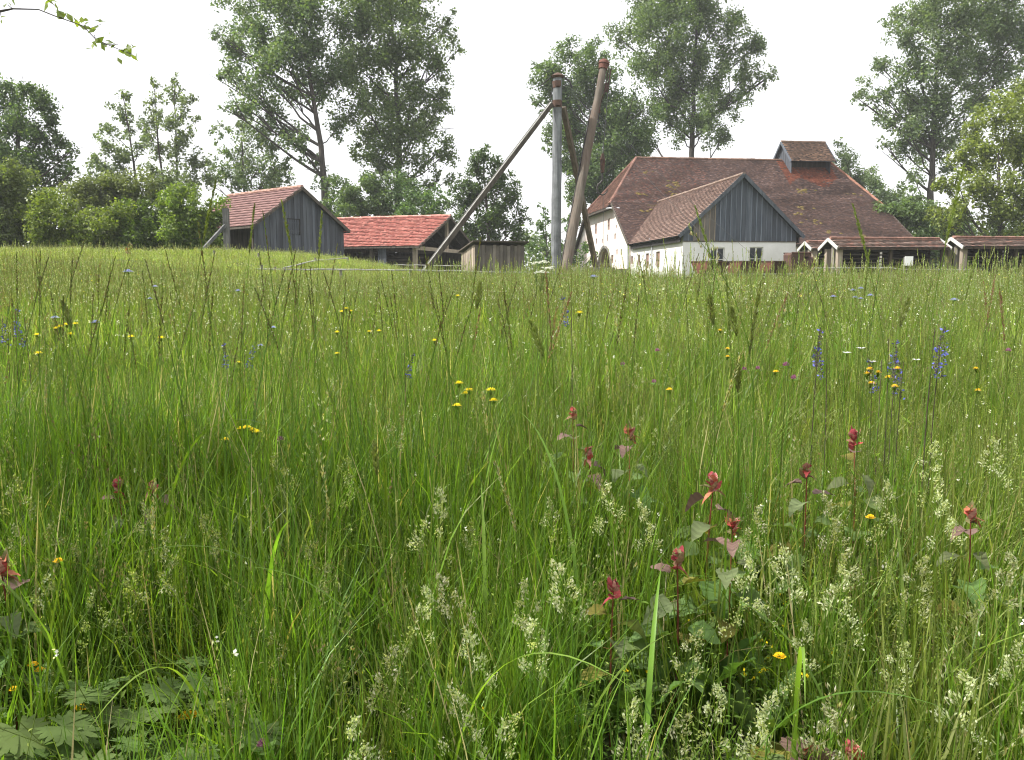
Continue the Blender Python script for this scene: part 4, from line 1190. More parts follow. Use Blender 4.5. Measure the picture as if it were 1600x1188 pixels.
tree('poplar_tree', 'big poplar with pale leaves towering over the drying racks at the far right', 'tree', 88,
     [(1454, 425), (1455, 300), (1460, 210), (1462, 120), (1470, 20)],
     grow(1.12, [(1398, 22, 20), (1418, 55, 26), (1450, 25, 40), (1500, 28, 46), (1552, 40, 46), (1600, 60, 42), (1640, 20, 40), (1375, 105, 22), (1350, 146, 18), (1384, 150, 24), (1430, 108, 36), (1480, 88, 42), (1530, 100, 42), (1582, 108, 32),
      (1390, 190, 22), (1430, 168, 36), (1480, 158, 42), (1530, 160, 32), (1408, 232, 24), (1450, 218, 36), (1492, 218, 24), (1380, 225, 10), (1430, 280, 20), (1480, 262, 16), (1338, 152, 9), (1420, 205, 24), (1500, -30, 45), (1570, -25, 45), (1450, -25, 30)]),
     PAL + GR[:2], leaf=.22, lai=1.5, tr=.52, seed=105, clump=.37, group=TG)
tree('maple_tree', 'yellow-green maple in front of the big poplar at the right edge', 'tree', 68,
     [(1565, 425), (1562, 340), (1560, 240)],
     [(1522, 205, 28), (1570, 190, 40), (1615, 178, 40), (1500, 245, 30), (1550, 240, 42), (1602, 240, 42), (1480, 292, 26), (1530, 290, 42), (1592, 298, 42), (1500, 340, 32), (1560, 348, 42), (1612, 350, 40), (1462, 330, 18), (1590, 150, 26), (1640, 280, 40), (1475, 360, 22)],
     YEL + [(0.085, 0.125, 0.03)], leaf=.2, lai=2.4, tr=.35, seed=106, group=TG)
tree('birch_tree', 'soft pale birch peeping over the right slope of the house roof', 'tree', 98,
     [(1345, 425), (1340, 320), (1318, 235)],
     grow(1.2, [(1308, 226, 9), (1314, 244, 14), (1328, 256, 18), (1345, 280, 22), (1312, 276, 18), (1370, 298, 22), (1398, 318, 24), (1350, 315, 24), (1330, 300, 22), (1420, 345, 24), (1385, 345, 24), (1300, 258, 10)]),
     PAL + [(0.11, 0.16, 0.06)], leaf=.19, lai=1.9, tr=.22, seed=107, group=TG)
tree('oak_tree', 'dark rounded tree cut off by the left edge above the hedge', 'tree', 62,
     [(25, 400), (28, 300), (25, 190)],
     grow(1.1, [(10, 145, 30), (60, 158, 30), (30, 195, 42), (82, 188, 20), (92, 238, 26), (40, 248, 42), (-5, 225, 40), (70, 280, 36), (112, 235, 9), (8, 290, 40), (100, 278, 18), (-25, 170, 40), (62, 215, 30), (40, 140, 18), (115, 262, 9), (-30, 270, 40)]),
     DRK + GR, leaf=.17, lai=2.2, tr=.4, seed=108, group=TG)
tree('alder_tree', 'slender leaning tree with thin crown, left of the twin slim ones above the hedge', 'tree', 76,
     [(222, 400), (214, 300), (203, 215), (192, 150)],
     grow(1.35, [(195, 150, 10), (190, 175, 14), (174, 205, 15), (206, 198, 14), (215, 228, 15), (164, 228, 14), (190, 248, 18), (158, 262, 15), (180, 275, 15), (145, 275, 12), (152, 245, 9)]),
     PAL, leaf=.19, lai=2.0, tr=.2, seed=109, group=TG)
tree('alder_tree', 'slim tree with narrow crown, the middle one of three above the hedge', 'tree', 78,
     [(262, 400), (256, 300), (247, 220), (241, 140)],
     grow(1.35, [(243, 132, 8), (240, 158, 13), (246, 188, 14), (234, 215, 13), (250, 240, 14), (238, 265, 14), (226, 195, 8)]),
     PAL, leaf=.19, lai=2.0, tr=.18, seed=110, group=TG)
tree('alder_tree', 'slim taller tree, the right one of three above the hedge', 'tree', 77,
     [(276, 400), (278, 300), (275, 215), (272, 130)],
     grow(1.35, [(272, 126, 8), (272, 150, 13), (286, 172, 14), (268, 195, 16), (292, 208, 14), (280, 238, 18), (302, 250, 15), (310, 275, 16), (290, 275, 15), (298, 155, 7), (304, 190, 8)]),
     PAL, leaf=.19, lai=2.0, tr=.18, seed=111, group=TG)
tree('alder_tree', 'light bushy tree behind the left end of the dark shed roof', 'tree', 82,
     [(385, 420), (382, 320), (378, 215)],
     grow(1.25, [(345, 208, 13), (375, 198, 16), (400, 212, 20), (422, 232, 20), (360, 238, 18), (385, 258, 24), (420, 268, 22), (345, 278, 18), (330, 255, 12), (442, 258, 15), (370, 285, 20), (400, 290, 22), (440, 285, 18), (325, 285, 12)]),
     PAL + GR[:1], leaf=.19, lai=1.6, tr=.22, seed=112, group=TG)
tree('cherry_tree', 'fresh green rounded tree in the gap between red barn and crane', 'tree', 72,
     [(765, 425), (762, 340), (756, 250)],
     grow(1.12, [(755, 243, 15), (742, 262, 22), (770, 262, 20), (730, 288, 20), (782, 292, 24), (755, 305, 30), (802, 308, 18), (724, 330, 24), (780, 338, 32), (816, 345, 16), (750, 360, 32), (806, 368, 22), (728, 372, 22)]),
     [(0.07, 0.115, 0.035), (0.09, 0.135, 0.045), (0.06, 0.10, 0.032)], leaf=.18, lai=2.3, tr=.28, seed=113, group=TG)
tree('hazel_bush', 'green bush behind the foot of the crane mast', 'bush', 70,
     [(858, 430), (852, 350)],
     [(850, 328, 10), (845, 352, 16), (865, 375, 18), (836, 382, 16), (890, 355, 11), (915, 385, 15), (900, 402, 16), (840, 408, 18), (872, 405, 18), (925, 405, 14)],
     GR, leaf=.17, lai=2.1, tr=.12, seed=114)
UB = 'undergrowth bushes behind the barns'
for i, (ps, lab) in enumerate((([(545, 300, 24), (580, 298, 26), (560, 330, 26), (522, 325, 20), (600, 325, 22), (535, 345, 20)], 'dark green bush between dark shed and red barn roof'),
                               ([(622, 310, 24), (655, 306, 22), (690, 318, 18), (640, 335, 26), (680, 340, 22), (608, 340, 20)], 'green bush behind the right half of the red barn roof'),
                               ([(700, 395, 18), (716, 380, 18), (690, 410, 18), (708, 415, 14)], 'dark bush in the gap right of the red barn'),
                               ([(1430, 340, 26), (1400, 368, 22), (1452, 368, 26), (1425, 390, 24), (1390, 395, 20)], 'green bush behind the first drying rack'),
                               ([(1500, 372, 26), (1540, 380, 28), (1520, 400, 24), (1475, 392, 22)], 'green bush behind the gap between the drying racks'),
                               ([(1590, 385, 28), (1625, 370, 30), (1570, 395, 22)], 'green bush under the maple at the right edge'),
                               ([(1390, 335, 20), (1375, 350, 18), (1408, 345, 22), (1440, 330, 22), (1420, 318, 18)], 'tall green bush right beside the lower corner of the house roof'),
                               ([(1470, 345, 22), (1490, 360, 24), (1460, 375, 22)], 'dark bush at the foot of the big right poplar'))):
    Yb = 76 if i < 3 else 74
    tree('elder_bush', lab, 'bush', Yb, [(ps[0][0], 425), (ps[0][0] + 2, ps[0][1] + 10)], grow(1.3, ps), GR if i != 2 else DRK, leaf=.19, lai=3.0, tr=.1, seed=130 + i, group=UB)
HB = 'bushes of the hedge on the left'
for i, (ps, lab, cl, Yb) in enumerate((
        ([(0, 282, 24), (28, 300, 26), (-25, 300, 30), (10, 330, 28), (40, 340, 24), (0, 360, 26), (60, 325, 18)], 'pale leafy hedge bush at the left edge', [(0.12, 0.165, 0.05), (0.15, 0.19, 0.07), (0.09, 0.13, 0.04)], 50),
        ([(85, 320, 22), (65, 345, 24), (105, 345, 24), (85, 370, 24), (50, 372, 20)], 'yellow-green hedge bush second from the left edge', BRI, 49),
        ([(130, 300, 22), (165, 292, 24), (205, 298, 24), (150, 325, 26), (190, 330, 26)], 'tall pale hedge bush at the back of the hedge, below the slim trees', [(0.13, 0.175, 0.06), (0.16, 0.20, 0.085), (0.10, 0.14, 0.045)], 54),
        ([(140, 345, 24), (180, 345, 26), (160, 370, 24), (120, 372, 20), (195, 372, 20)], 'middle yellow-green hedge bush with low spreading crown', BRI, 48.5),
        ([(222, 330, 26), (250, 345, 26), (225, 365, 26), (205, 350, 20), (262, 372, 18)], 'dark-hearted hedge bush right of the middle', [(0.08, 0.125, 0.02), (0.105, 0.15, 0.024), (0.06, 0.095, 0.018)], 48),
        ([(280, 325, 24), (310, 332, 26), (330, 345, 18), (290, 355, 26), (320, 368, 22), (262, 315, 18)], 'vivid green rounded hedge bush against the braced post', BRI, 47.5),
        ([(242, 300, 18), (262, 295, 18), (285, 300, 16), (230, 312, 16)], 'light shrub behind the right end of the hedge', PAL, 55))):
    ps = [(a_, b_ + 2, c_ * 1.3) for a_, b_, c_ in ps] + [(ps[0][0] - 14, 382, 24), (ps[0][0] + 16, 384, 24)]
    tree('hedge_bush', lab, 'bush', Yb, [(ps[0][0], 400), (ps[0][0] + 2, ps[0][1] + 12)], ps, cl, leaf=.13, lai=3.0, tr=.07, seed=150 + i, group=HB, sub=14, clump=.42)
tree('bank_bush', 'small reddish bush alone on the slope in front of the hedge', 'bush', 34, [(200, 415), (200, 396)],
     [(198, 392, 9), (206, 402, 9), (192, 404, 8), (200, 386, 6)], [(0.20, 0.16, 0.05), (0.15, 0.17, 0.05), (0.26, 0.15, 0.07)], leaf=.07, lai=1.3, tr=.03, seed=170)
tree('bank_bush', 'low dark green bush on the bank edge in front of the dark shed', 'bush', 29.5, [(350, 440), (350, 425)],
     [(340, 428, 12), (360, 424, 12), (378, 430, 10), (355, 436, 12)], [(0.09, 0.13, 0.03), (0.07, 0.11, 0.025), (0.11, 0.14, 0.04)], leaf=.06, lai=1.8, tr=.02, seed=171)

def far_wood():
    r = np.random.default_rng(77)
    n = 60000
    X = r.uniform(-170, 170, n); Y = r.uniform(125, 150, n)
    top = 5.5 + 2.2 * np.sin(X * .09) + 1.5 * np.sin(X * .23 + 1) + 1.0 * np.sin(X * .61)
    Zv = 1 + top * r.uniform(0, 1, n) ** .7 * (1 + r.normal(0, .06, n))
    C = np.stack([X, Y, Zv], 1)
    cols = np.array(GR + DRK)[r.integers(0, 8, n)] * (1 + r.normal(0, .2, (n, 1))).clip(.4, 1.6)
    V, Q, T = leaf_cards(C, np.array([0, -.3, .6]), .5, r, cols)
    o = link_mesh('far_wood', np_mesh('far_wood', V, Q, T), M['leaf'])
    tag(o, 'distant dark woodland edge closing the view behind everything', 'woodland', kind='stuff')
far_wood()

def twig():
    Y = 2.6
    q0 = Vector((-3.3, 2.5, G(-3.3, 2.5)))
    h = thing('overhanging_branch', 'thin leafy branch reaching into the sky at the upper left corner', 'branch', tuple(q0))
    mb = MB(); r = random.Random(6); nr = np.random.default_rng(6)
    path = [P(-1100, 60, Y), P(-500, 10, Y), P(-150, 25, Y), P(0, 18, Y), P(20, 14, Y), P(60, 15, Y), P(85, 25, Y), P(105, 32, Y), P(130, 41, Y), P(150, 62, Y), P(180, 75, Y), P(206, 85, Y)]
    mb.tube([q0 - Z * .1, q0 + Z * 1.2, q0 + Z * 2.2, path[0]], [.09, .07, .05, .03], 7)
    mb.tube(path, [.03, .02, .009, .004, .0025, .0018, .0018, .0016, .0015, .0014, .0012, .001], 5)
    side = [((60, 0), (75, -8)), ((85, 25), (100, 28)), ((130, 41), (140, 52)), ((140, 45), (158, 38)), ((148, 55), (150, 70)), ((20, 14), (12, 8)), ((0, 18), (2, 28)), ((165, 70), (185, 70)), ((190, 80), (205, 72)), ((62, -10), (90, 12))]
    for a, b in side: mb.tube([P(*a, Y), P(*b, Y - .01)], [.0015, .0008], 4)
    mb.build('twig', M['bark'], h)
    # the crown it belongs to spreads above the picture, to the left of the viewer
    ax = Vector((-4.0, 2.4, 4.5)); cp = []
    mb2 = MB(); mb2.tube([q0 + Z * 2.1, q0 + Vector((-.2, 0, 3)), ax], [.05, .05, .03], 6)
    for k in range(34):
        d = Vector((r.gauss(0, 1), r.gauss(0, 1), r.gauss(0, .6))); d.normalize(); e = ax + Vector((d.x * 2.5, d.y * 2.1, d.z * .95)) * r.uniform(.35, 1)
        mb2.tube([ax, ax.lerp(e, .5) + Z * .1, e], [.022, .013, .004], 4, cap=False)
        cp.append(np.array(e) + nr.normal(0, 1, (85, 3)) * np.array([.34, .34, .2]))
    mb2.build('limbs', M['bark'], h)
    cp = np.concatenate(cp); cp = cp[(cp[:, 2] > 1.6 + .36 * cp[:, 1]) & (cp[:, 2] > 3.0)]
    cc = np.array(GR)[nr.integers(0, 4, len(cp))]
    V, Q, T = leaf_cards(cp, np.array([0, 0, .8]), .06, nr, cc, 1.5)
    link_mesh('crown', np_mesh('crown', V - np.array(q0), Q, T), M['leaf'], h)
    pos = []
    for (px, py, n, sp) in ((16, 6, 3, 5), (2, 28, 2, 4), (78, 4, 5, 8), (88, 12, 2, 3), (92, 22, 3, 4), (100, 27, 3, 4), (110, 27, 2, 3), (128, 32, 6, 7), (135, 42, 5, 5), (150, 46, 5, 6), (154, 36, 3, 5), (146, 72, 3, 5), (152, 62, 3, 4), (164, 72, 3, 5), (178, 68, 3, 5), (196, 82, 4, 5), (205, 75, 7, 6), (210, 88, 3, 4), (184, 95, 1, 3), (170, 52, 1, 2)):
        for k in range(n):
            pos.append(np.array(P(px + nr.normal(0, sp * .7), py + nr.normal(0, sp * .6), Y + nr.normal(0, .04))))
    pos = np.array(pos); cols = np.array([(0.17, 0.25, 0.04), (0.22, 0.30, 0.06), (0.12, 0.18, 0.04)])[nr.integers(0, 3, len(pos))]
    V, Q, T = leaf_cards(pos, np.array([0, -.4, .6]), .017, nr, cols, 1.7)
    link_mesh('leaves', np_mesh('leaves', V - np.array(q0), Q, T), M['leaf'], h)['kind'] = 'stuff'
twig()

# ------------------------------------------------------------------ meadow: pieces of plants
TAU = 2 * math.pi
GREEN = np.array([(0.106, 0.196, 0.022), (0.138, 0.238, 0.028), (0.080, 0.152, 0.019), (0.172, 0.262, 0.038), (0.116, 0.200, 0.026)])
YGREEN = np.array([(0.22, 0.29, 0.055), (0.25, 0.31, 0.075), (0.18, 0.25, 0.045), (0.28, 0.32, 0.11)])
DRY = np.array([(0.38, 0.31, 0.15), (0.30, 0.26, 0.11), (0.44, 0.38, 0.22)])
HEADB = np.array([(0.20, 0.17, 0.085), (0.25, 0.20, 0.11), (0.17, 0.17, 0.07), (0.28, 0.20, 0.14)])
HEADG = np.array([(0.22, 0.27, 0.085), (0.27, 0.31, 0.12), (0.18, 0.23, 0.065)])
HEADP = np.array([(0.37, 0.41, 0.24), (0.43, 0.46, 0.30), (0.32, 0.37, 0.18), (0.48, 0.48, 0.36)])

class NB:
    """numpy mesh collector"""
    def __init__(s): s.V = []; s.Q = []; s.T = []; s.n = 0
    def add(s, V, Q, T):
        s.V.append(np.asarray(V, float)); s.Q.append(np.asarray(Q) + s.n); s.T.append(np.asarray(T, float)); s.n += len(V)
    def mesh(s, name):
        return np_mesh(name, np.concatenate(s.V), np.concatenate(s.Q), np.concatenate(s.T))

def blades(nb, n, rad, ln, wd, lean, bend, cols, r, segs=4, centre=(0, 0), dry=.04):
    a = r.uniform(0, TAU, n); q = rad * np.sqrt(r.uniform(0, 1, n))
    x0 = centre[0] + q * np.cos(a); y0 = centre[1] + q * np.sin(a)
    L = r.uniform(*ln, n); Wd = r.uniform(*wd, n)
    az = r.uniform(0, TAU, n); dx, dy = np.cos(az), np.sin(az)
    le = np.abs(r.normal(0, lean, n)); be = np.abs(r.normal(0, bend, n))
    fa = az + math.pi / 2 + r.normal(0, .6, n); wx, wy = np.cos(fa), np.sin(fa)
    V = np.zeros((n, segs + 1, 2, 3))
    prof = [1, 1, .88, .62, .04] if segs == 4 else ([1, .9, .6, .05] if segs == 3 else [1, .75, .05])
    for k in range(segs + 1):
        t = k / segs
        out = L * (le * t + be * t ** 2.4); z = L * (t - .42 * np.minimum(be, 1.4) * t ** 3.2 - .15 * le * t)
        px, py = x0 + dx * out, y0 + dy * out
        h = Wd * prof[k] / 2
        V[:, k, 0] = np.stack([px - wx * h, py - wy * h, z], -1); V[:, k, 1] = np.stack([px + wx * h, py + wy * h, z], -1)
    s = np.arange(n)[:, None] * (2 * segs + 2)
    Q = np.concatenate([s + np.array([[2 * k, 2 * k + 1, 2 * k + 3, 2 * k + 2]]) for k in range(segs)])
    c = cols[r.integers(0, len(cols), n)] * (1 + r.normal(0, .24, (n, 1))).clip(.5, 1.6)
    d = r.random(n) < dry; c[d] = DRY[r.integers(0, len(DRY), d.sum())]
    nb.add(V.reshape(-1, 3), Q, np.concatenate([c] * segs))

def stem(nb, pts, rad, col):
    """thin three-sided stem along pts"""
    pts = np.asarray(pts, float); n = len(pts); rad = np.broadcast_to(rad, n)
    an = np.array([0, TAU / 3, 2 * TAU / 3])
    ring = np.stack([np.cos(an), np.sin(an), 0 * an], -1)
    V = (pts[:, None, :] + ring[None] * rad[:, None, None]).reshape(-1, 3)
    Q = [(3 * i + k, 3 * i + (k + 1) % 3, 3 * i + 3 + (k + 1) % 3, 3 * i + 3 + k) for i in range(n - 1) for k in range(3)]
    nb.add(V, Q, np.tile(np.asarray(col, float), (len(Q), 1)))

def kites(nb, C, axis, ln, wd, r, cols, spread=.6):
    """narrow kite-shaped scales at C pointing roughly along axis"""
    n = len(C); a = np.asarray(axis, float) + r.normal(0, spread, (n, 3)); a /= np.linalg.norm(a, axis=1)[:, None]
    b = np.cross(a, r.normal(0, 1, (n, 3))); b /= np.linalg.norm(b, axis=1)[:, None] + 1e-9
    l = (ln * r.uniform(.7, 1.3, n))[:, None]; w2 = (wd * r.uniform(.7, 1.3, n))[:, None] / 2
    V = np.stack([C - a * l * .5, C + b * w2 - a * l * .05, C + a * l * .5, C - b * w2 - a * l * .05], 1).reshape(-1, 3)
    c = cols[r.integers(0, len(cols), n)] * (1 + r.normal(0, .15, (n, 1))).clip(.6, 1.5)
    nb.add(V, np.arange(4 * n).reshape(n, 4), c)

def arc(h, lean, az, n=7, x0=0, y0=0, droop=0.0):
    t = np.linspace(0, 1, n)
    out = h * (lean * t ** 1.8) + h * droop * np.clip(t - .7, 0, 1) ** 1.5 * 2
    z = h * (t - .12 * lean * t ** 3) - h * droop * np.clip(t - .72, 0, 1) ** 2 * 2.2
    return np.stack([x0 + np.cos(az) * out, y0 + np.sin(az) * out, z], -1)

def along(pts, t):
    t = np.asarray(t) * (len(pts) - 1); i = np.clip(t.astype(int), 0, len(pts) - 2); f = (t - i)[:, None]
    return pts[i] * (1 - f) + pts[i + 1] * f

def spike_head(nb, pts, t0, t1, rad, n, ln, wd, cols, r, taper=True):
    t = r.uniform(t0, t1, n); c = along(pts, t)
    k = (t - t0) / (t1 - t0)
    rr_ = rad * (np.sin(np.clip(k, .04, .97) * math.pi) ** .5 if taper else 1)
    a = r.uniform(0, TAU, n)
    c = c + np.stack([np.cos(a), np.sin(a), 0 * a], -1) * (rr_ * r.uniform(.4, 1, n))[:, None]
    ax = np.stack([np.cos(a) * .45, np.sin(a) * .45, np.ones(n)], -1)
    d = pts[-1] - pts[-2]; d = d / np.linalg.norm(d)
    ax = ax + (d - np.array([0, 0, 1])) * 1.0
    kites(nb, c, ax, ln, wd, r, cols, .18)

def panicle(nb, pts, t0, r, cols, size=1.0, nbr=8, per=26):
    """cocksfoot: one-sided dense clusters on short side branches"""
    top = 1.0
    for k in range(nbr):
        t = t0 + (top - t0) * (k / (nbr - 1)) ** .85
        c0 = along(pts, np.array([t]))[0]
        a = r.uniform(0, TAU); out = size * (.048 * (1 - (t - t0) / (1 - t0)) ** 1.1 + .006)
        e = c0 + np.array([math.cos(a) * out, math.sin(a) * out, out * .55])
        stem(nb, [c0, (c0 + e) / 2 + np.array([0, 0, out * .08]), e], [.0007, .0006, .0005], (0.2, 0.24, 0.09))
        m = per
        q = r.normal(0, 1, (m, 3)) * size * np.array([.0065, .0065, .0085]) * (1.25 - .5 * (t - t0) / (1 - t0))
        ax = np.array([math.cos(a) * .7, math.sin(a) * .7, .8])
        kites(nb, e + q, ax, .0085 * size, .0042 * size, r, cols, .45)

def loose_head(nb, pts, t0, r, cols, size=1.0, n=16):
    """brome or oat grass: separate spikelets on thin side stalks"""
    for t in np.linspace(t0, 1, n):
        c0 = along(pts, np.array([t]))[0]; a = r.uniform(0, TAU); out = size * .03 * (1.25 - (t - t0) / (1 - t0)) * r.uniform(.5, 1.3)
        e = c0 + np.array([math.cos(a) * out, math.sin(a) * out, out * .7])
        stem(nb, [c0, e], [.0005, .0004], (0.2, 0.22, 0.09))
        kites(nb, e[None] + r.normal(0, .002, (3, 3)), (math.cos(a) * .4, math.sin(a) * .4, .9), .012 * size, .0032 * size, r, cols, .2)

def oval_cards(C, bias, size, r, c, elong=1.5):
    n = len(C); nz = r.normal(0, .8, (n, 3)) + bias; nz /= np.linalg.norm(nz, axis=1)[:, None]
    a = r.normal(0, 1, (n, 3)); a -= nz * (a * nz).sum(1)[:, None]; a /= np.linalg.norm(a, axis=1)[:, None]; b = np.cross(nz, a)
    s = (size * r.uniform(.55, 1.3, n))[:, None]; h = nz * s * .10
    V = np.stack([C - a * s * .5 * elong, C - a * s * .2 * elong + b * s * .36 + h, C + a * s * .2 * elong + b * s * .33 + h, C + a * s * .5 * elong - h, C + a * s * .2 * elong - b * s * .33 + h, C - a * s * .2 * elong - b * s * .36 + h], 1).reshape(-1, 3)
    i = np.arange(n)[:, None] * 6
    return V, np.concatenate([i + np.array([[0, 3, 2, 1]]), i + np.array([[0, 5, 4, 3]])]), np.concatenate([c, c * .94])

def leaflets(nb, n, rad, zr, size, r, cols, elong=1.5):
    a = r.uniform(0, TAU, n); q = rad * np.sqrt(r.uniform(0, 1, n))
    C = np.stack([q * np.cos(a), q * np.sin(a), r.uniform(*zr, n)], -1)
    c = cols[r.integers(0, len(cols), n)] * (1 + r.normal(0, .15, (n, 1))).clip(.6, 1.5)
    V, Q, T = oval_cards(C, np.array([0, 0, 1.1]), size, r, c, elong); nb.add(V, Q, T)
    return C

def source(coll, name, nb, m):
    o = bpy.data.objects.new(name, nb.mesh(name)); o.data.materials.append(m); coll.objects.link(o)

def scatter(name, label, srcs, pts, rot, scl, idx, mat):
    """one object that instances its pieces on points through geometry nodes"""
    coll = bpy.data.collections.new(name + '_pieces')
    for i, nb in enumerate(srcs): source(coll, 'piece%02d' % i, nb, mat)
    me = bpy.data.meshes.new(name); me.vertices.add(len(pts)); me.vertices.foreach_set('co', np.asarray(pts, np.float32).ravel())
    for nm, ty, key, v in (('rot', 'FLOAT_VECTOR', 'vector', rot), ('scl', 'FLOAT_VECTOR', 'vector', scl), ('idx', 'INT', 'value', idx)):
        at = me.attributes.new(nm, ty, 'POINT'); at.data.foreach_set(key, np.asarray(v, np.int32 if ty == 'INT' else np.float32).ravel())
    o = link_mesh(name, me, mat)
    ng = bpy.data.node_groups.new(name, 'GeometryNodeTree')
    ng.interface.new_socket('Geometry', in_out='INPUT', socket_type='NodeSocketGeometry'); ng.interface.new_socket('Geometry', in_out='OUTPUT', socket_type='NodeSocketGeometry')
    N = ng.nodes; L = ng.links
    gi = N.new('NodeGroupInput'); go = N.new('NodeGroupOutput')
    ci = N.new('GeometryNodeCollectionInfo'); ci.inputs['Collection'].default_value = coll; ci.inputs['Separate Children'].default_value = True; ci.inputs['Reset Children'].default_value = True
    ip = N.new('GeometryNodeInstanceOnPoints'); ip.inputs['Pick Instance'].default_value = True
    def na(nm, ty):
        q = N.new('GeometryNodeInputNamedAttribute'); q.data_type = ty; q.inputs['Name'].default_value = nm; return q.outputs['Attribute']
    L.new(gi.outputs[0], ip.inputs['Points']); L.new(ci.outputs[0], ip.inputs['Instance'])
    L.new(na('idx', 'INT'), ip.inputs['Instance Index'])
    er = N.new('FunctionNodeEulerToRotation'); L.new(na('rot', 'FLOAT_VECTOR'), er.inputs[0]); L.new(er.outputs[0], ip.inputs['Rotation'])
    L.new(na('scl', 'FLOAT_VECTOR'), ip.inputs['Scale'])
    L.new(ip.outputs[0], go.inputs[0])
    md = o.modifiers.new('scatter', 'NODES'); md.node_group = ng
    tag(o, label, kind='stuff')
    return o

mr_ = np.random.default_rng(2024)
def wedge(y0, y1, dens, r, margin=.35):
    """random points in the camera's view wedge between two depths"""
    n = int(dens * .67 * (y1 * y1 - y0 * y0) + dens * 2 * margin * (y1 - y0))
    y = np.sqrt(r.uniform(y0 * y0, y1 * y1, n)); x = r.uniform(-1, 1, n) * (.66 * y + margin)
    return x, y

# ---- blade clumps
def tall_clump(seed, n=52, rad=.15, ln=(.38, .78), wd=(.0042, .0085), cols=GREEN, lean=.12, bend=.22):
    r = np.random.default_rng(seed); nb = NB()
    blades(nb, n, rad, ln, wd, lean, bend, cols, r)
    blades(nb, n // 2, rad, (.15, .4), wd, .35, .5, cols, r, 3)
    return nb
def stalk_clump(seed, n=7, rad=.16, h=(.6, .98), far=1.0, kind=0, cols=GREEN):
    r = np.random.default_rng(seed); nb = NB()
    for i in range(n):
        a = r.uniform(0, TAU); q = rad * math.sqrt(r.random())
        hh = r.uniform(*h); p = arc(hh, abs(r.normal(.08, .09)), r.uniform(0, TAU), 7, q * math.cos(a), q * math.sin(a), droop=.12 if r.random() < .3 else 0)
        stem(nb, p, np.linspace(.0013, .0007, 7) * far, cols[r.integers(0, len(cols))] * r.uniform(.9, 1.3))
        k = kind if kind < 3 else r.integers(0, 3)
        hc = HEADB if r.random() < .35 else HEADG
        if k == 0: spike_head(nb, p, 1 - r.uniform(.09, .16), 1, .0032 * far, 34, .008 * far, .0028 * far, hc, r)
        elif k == 1: loose_head(nb, p, .72, r, hc, 1.0 * far ** .5, 15)
        else: spike_head(nb, p, .74, 1, .006 * far, 34, .010 * far, .002 * far, hc, r)
    blades(nb, 20, rad, (.3, .62), (.0025 * far, .004 * far), .14, .22, cols, r, 3)
    return nb
def herb_clump(seed, n=110, rad=.17, zr=(.02, .30), size=.026, cols=GREEN, flecks=None):
    """leafy stems: leaves in pairs along each stem"""
    r = np.random.default_rng(seed); nb = NB(); k_ = 9; tops = []
    for i in range(k_):
        a = r.uniform(0, TAU); q = rad * math.sqrt(r.random()); p = arc(zr[1] * r.uniform(.6, 1.15), abs(r.normal(.25, .2)), r.uniform(0, TAU), 6, q * math.cos(a), q * math.sin(a))
        stem(nb, p, .0009, (0.13, 0.19, 0.035)); tops.append(p[-1]); m = n // k_
        C = along(p, np.linspace(.12, 1, m)); an = np.arange(m) * 2.4 + r.uniform(0, 6); d = np.stack([np.cos(an), np.sin(an), r.uniform(.1, .9, m)], -1)
        s_ = size * r.uniform(.7, 1.2, m) * np.linspace(1.15, .6, m); d /= np.linalg.norm(d, axis=1)[:, None]
        sd = np.cross(d, np.array([0, 0, 1.0])); sd /= np.linalg.norm(sd, axis=1)[:, None]; up = np.cross(sd, d); S = s_[:, None]
        c = cols[r.integers(0, len(cols), m)] * (1 + r.normal(0, .15, (m, 1))).clip(.6, 1.5)
        V = np.stack([C, C + d * S * .4 + sd * S * .24 + up * S * .06, C + d * S * .8 + sd * S * .17 + up * S * .02, C + d * S * 1.2 - up * S * .18, C + d * S * .8 - sd * S * .17 + up * S * .02, C + d * S * .4 - sd * S * .24 + up * S * .06], 1).reshape(-1, 3)
        ii = np.arange(m)[:, None] * 6
        nb.add(V, np.concatenate([ii + np.array([[0, 3, 2, 1]]), ii + np.array([[0, 5, 4, 3]])]), np.concatenate([c, c * .93]))
    if flecks is not None:
        for t in tops: kites(nb, t + r.normal(0, .004, (4, 3)), (0, 0, .5), .008, .006, r, np.array(flecks), .8)
    return nb
def bed_clump(seed, hmax=.55, rad=.14, size=1.0):
    """bedstraw and young goosefoot: upright plumes of tiny pale florets"""
    r = np.random.default_rng(seed); nb = NB()
    for i in range(7):
        a = r.uniform(0, TAU); q = rad * math.sqrt(r.random()); hh = hmax * r.uniform(.6, 1.05)
        p = arc(hh, abs(r.normal(.12, .1)), r.uniform(0, TAU), 6, q * math.cos(a), q * math.sin(a))
        stem(nb, p, .0010, (0.15, 0.2, 0.05))
        m = 70; t = r.uniform(.35, 1, m); c = along(p, t) + r.normal(0, .011 * size, (m, 3)) * (1.3 - t)[:, None]
        kites(nb, c, (0, 0, .6), .0065 * size, .005 * size, r, np.concatenate([YGREEN, HEADG]), .9)
        leaflets_c = along(p, r.uniform(.05, .6, 16)) + r.normal(0, .012, (16, 3))
        kites(nb, leaflets_c, (0, 0, .5), .022, .005, r, GREEN, .8)
    return nb
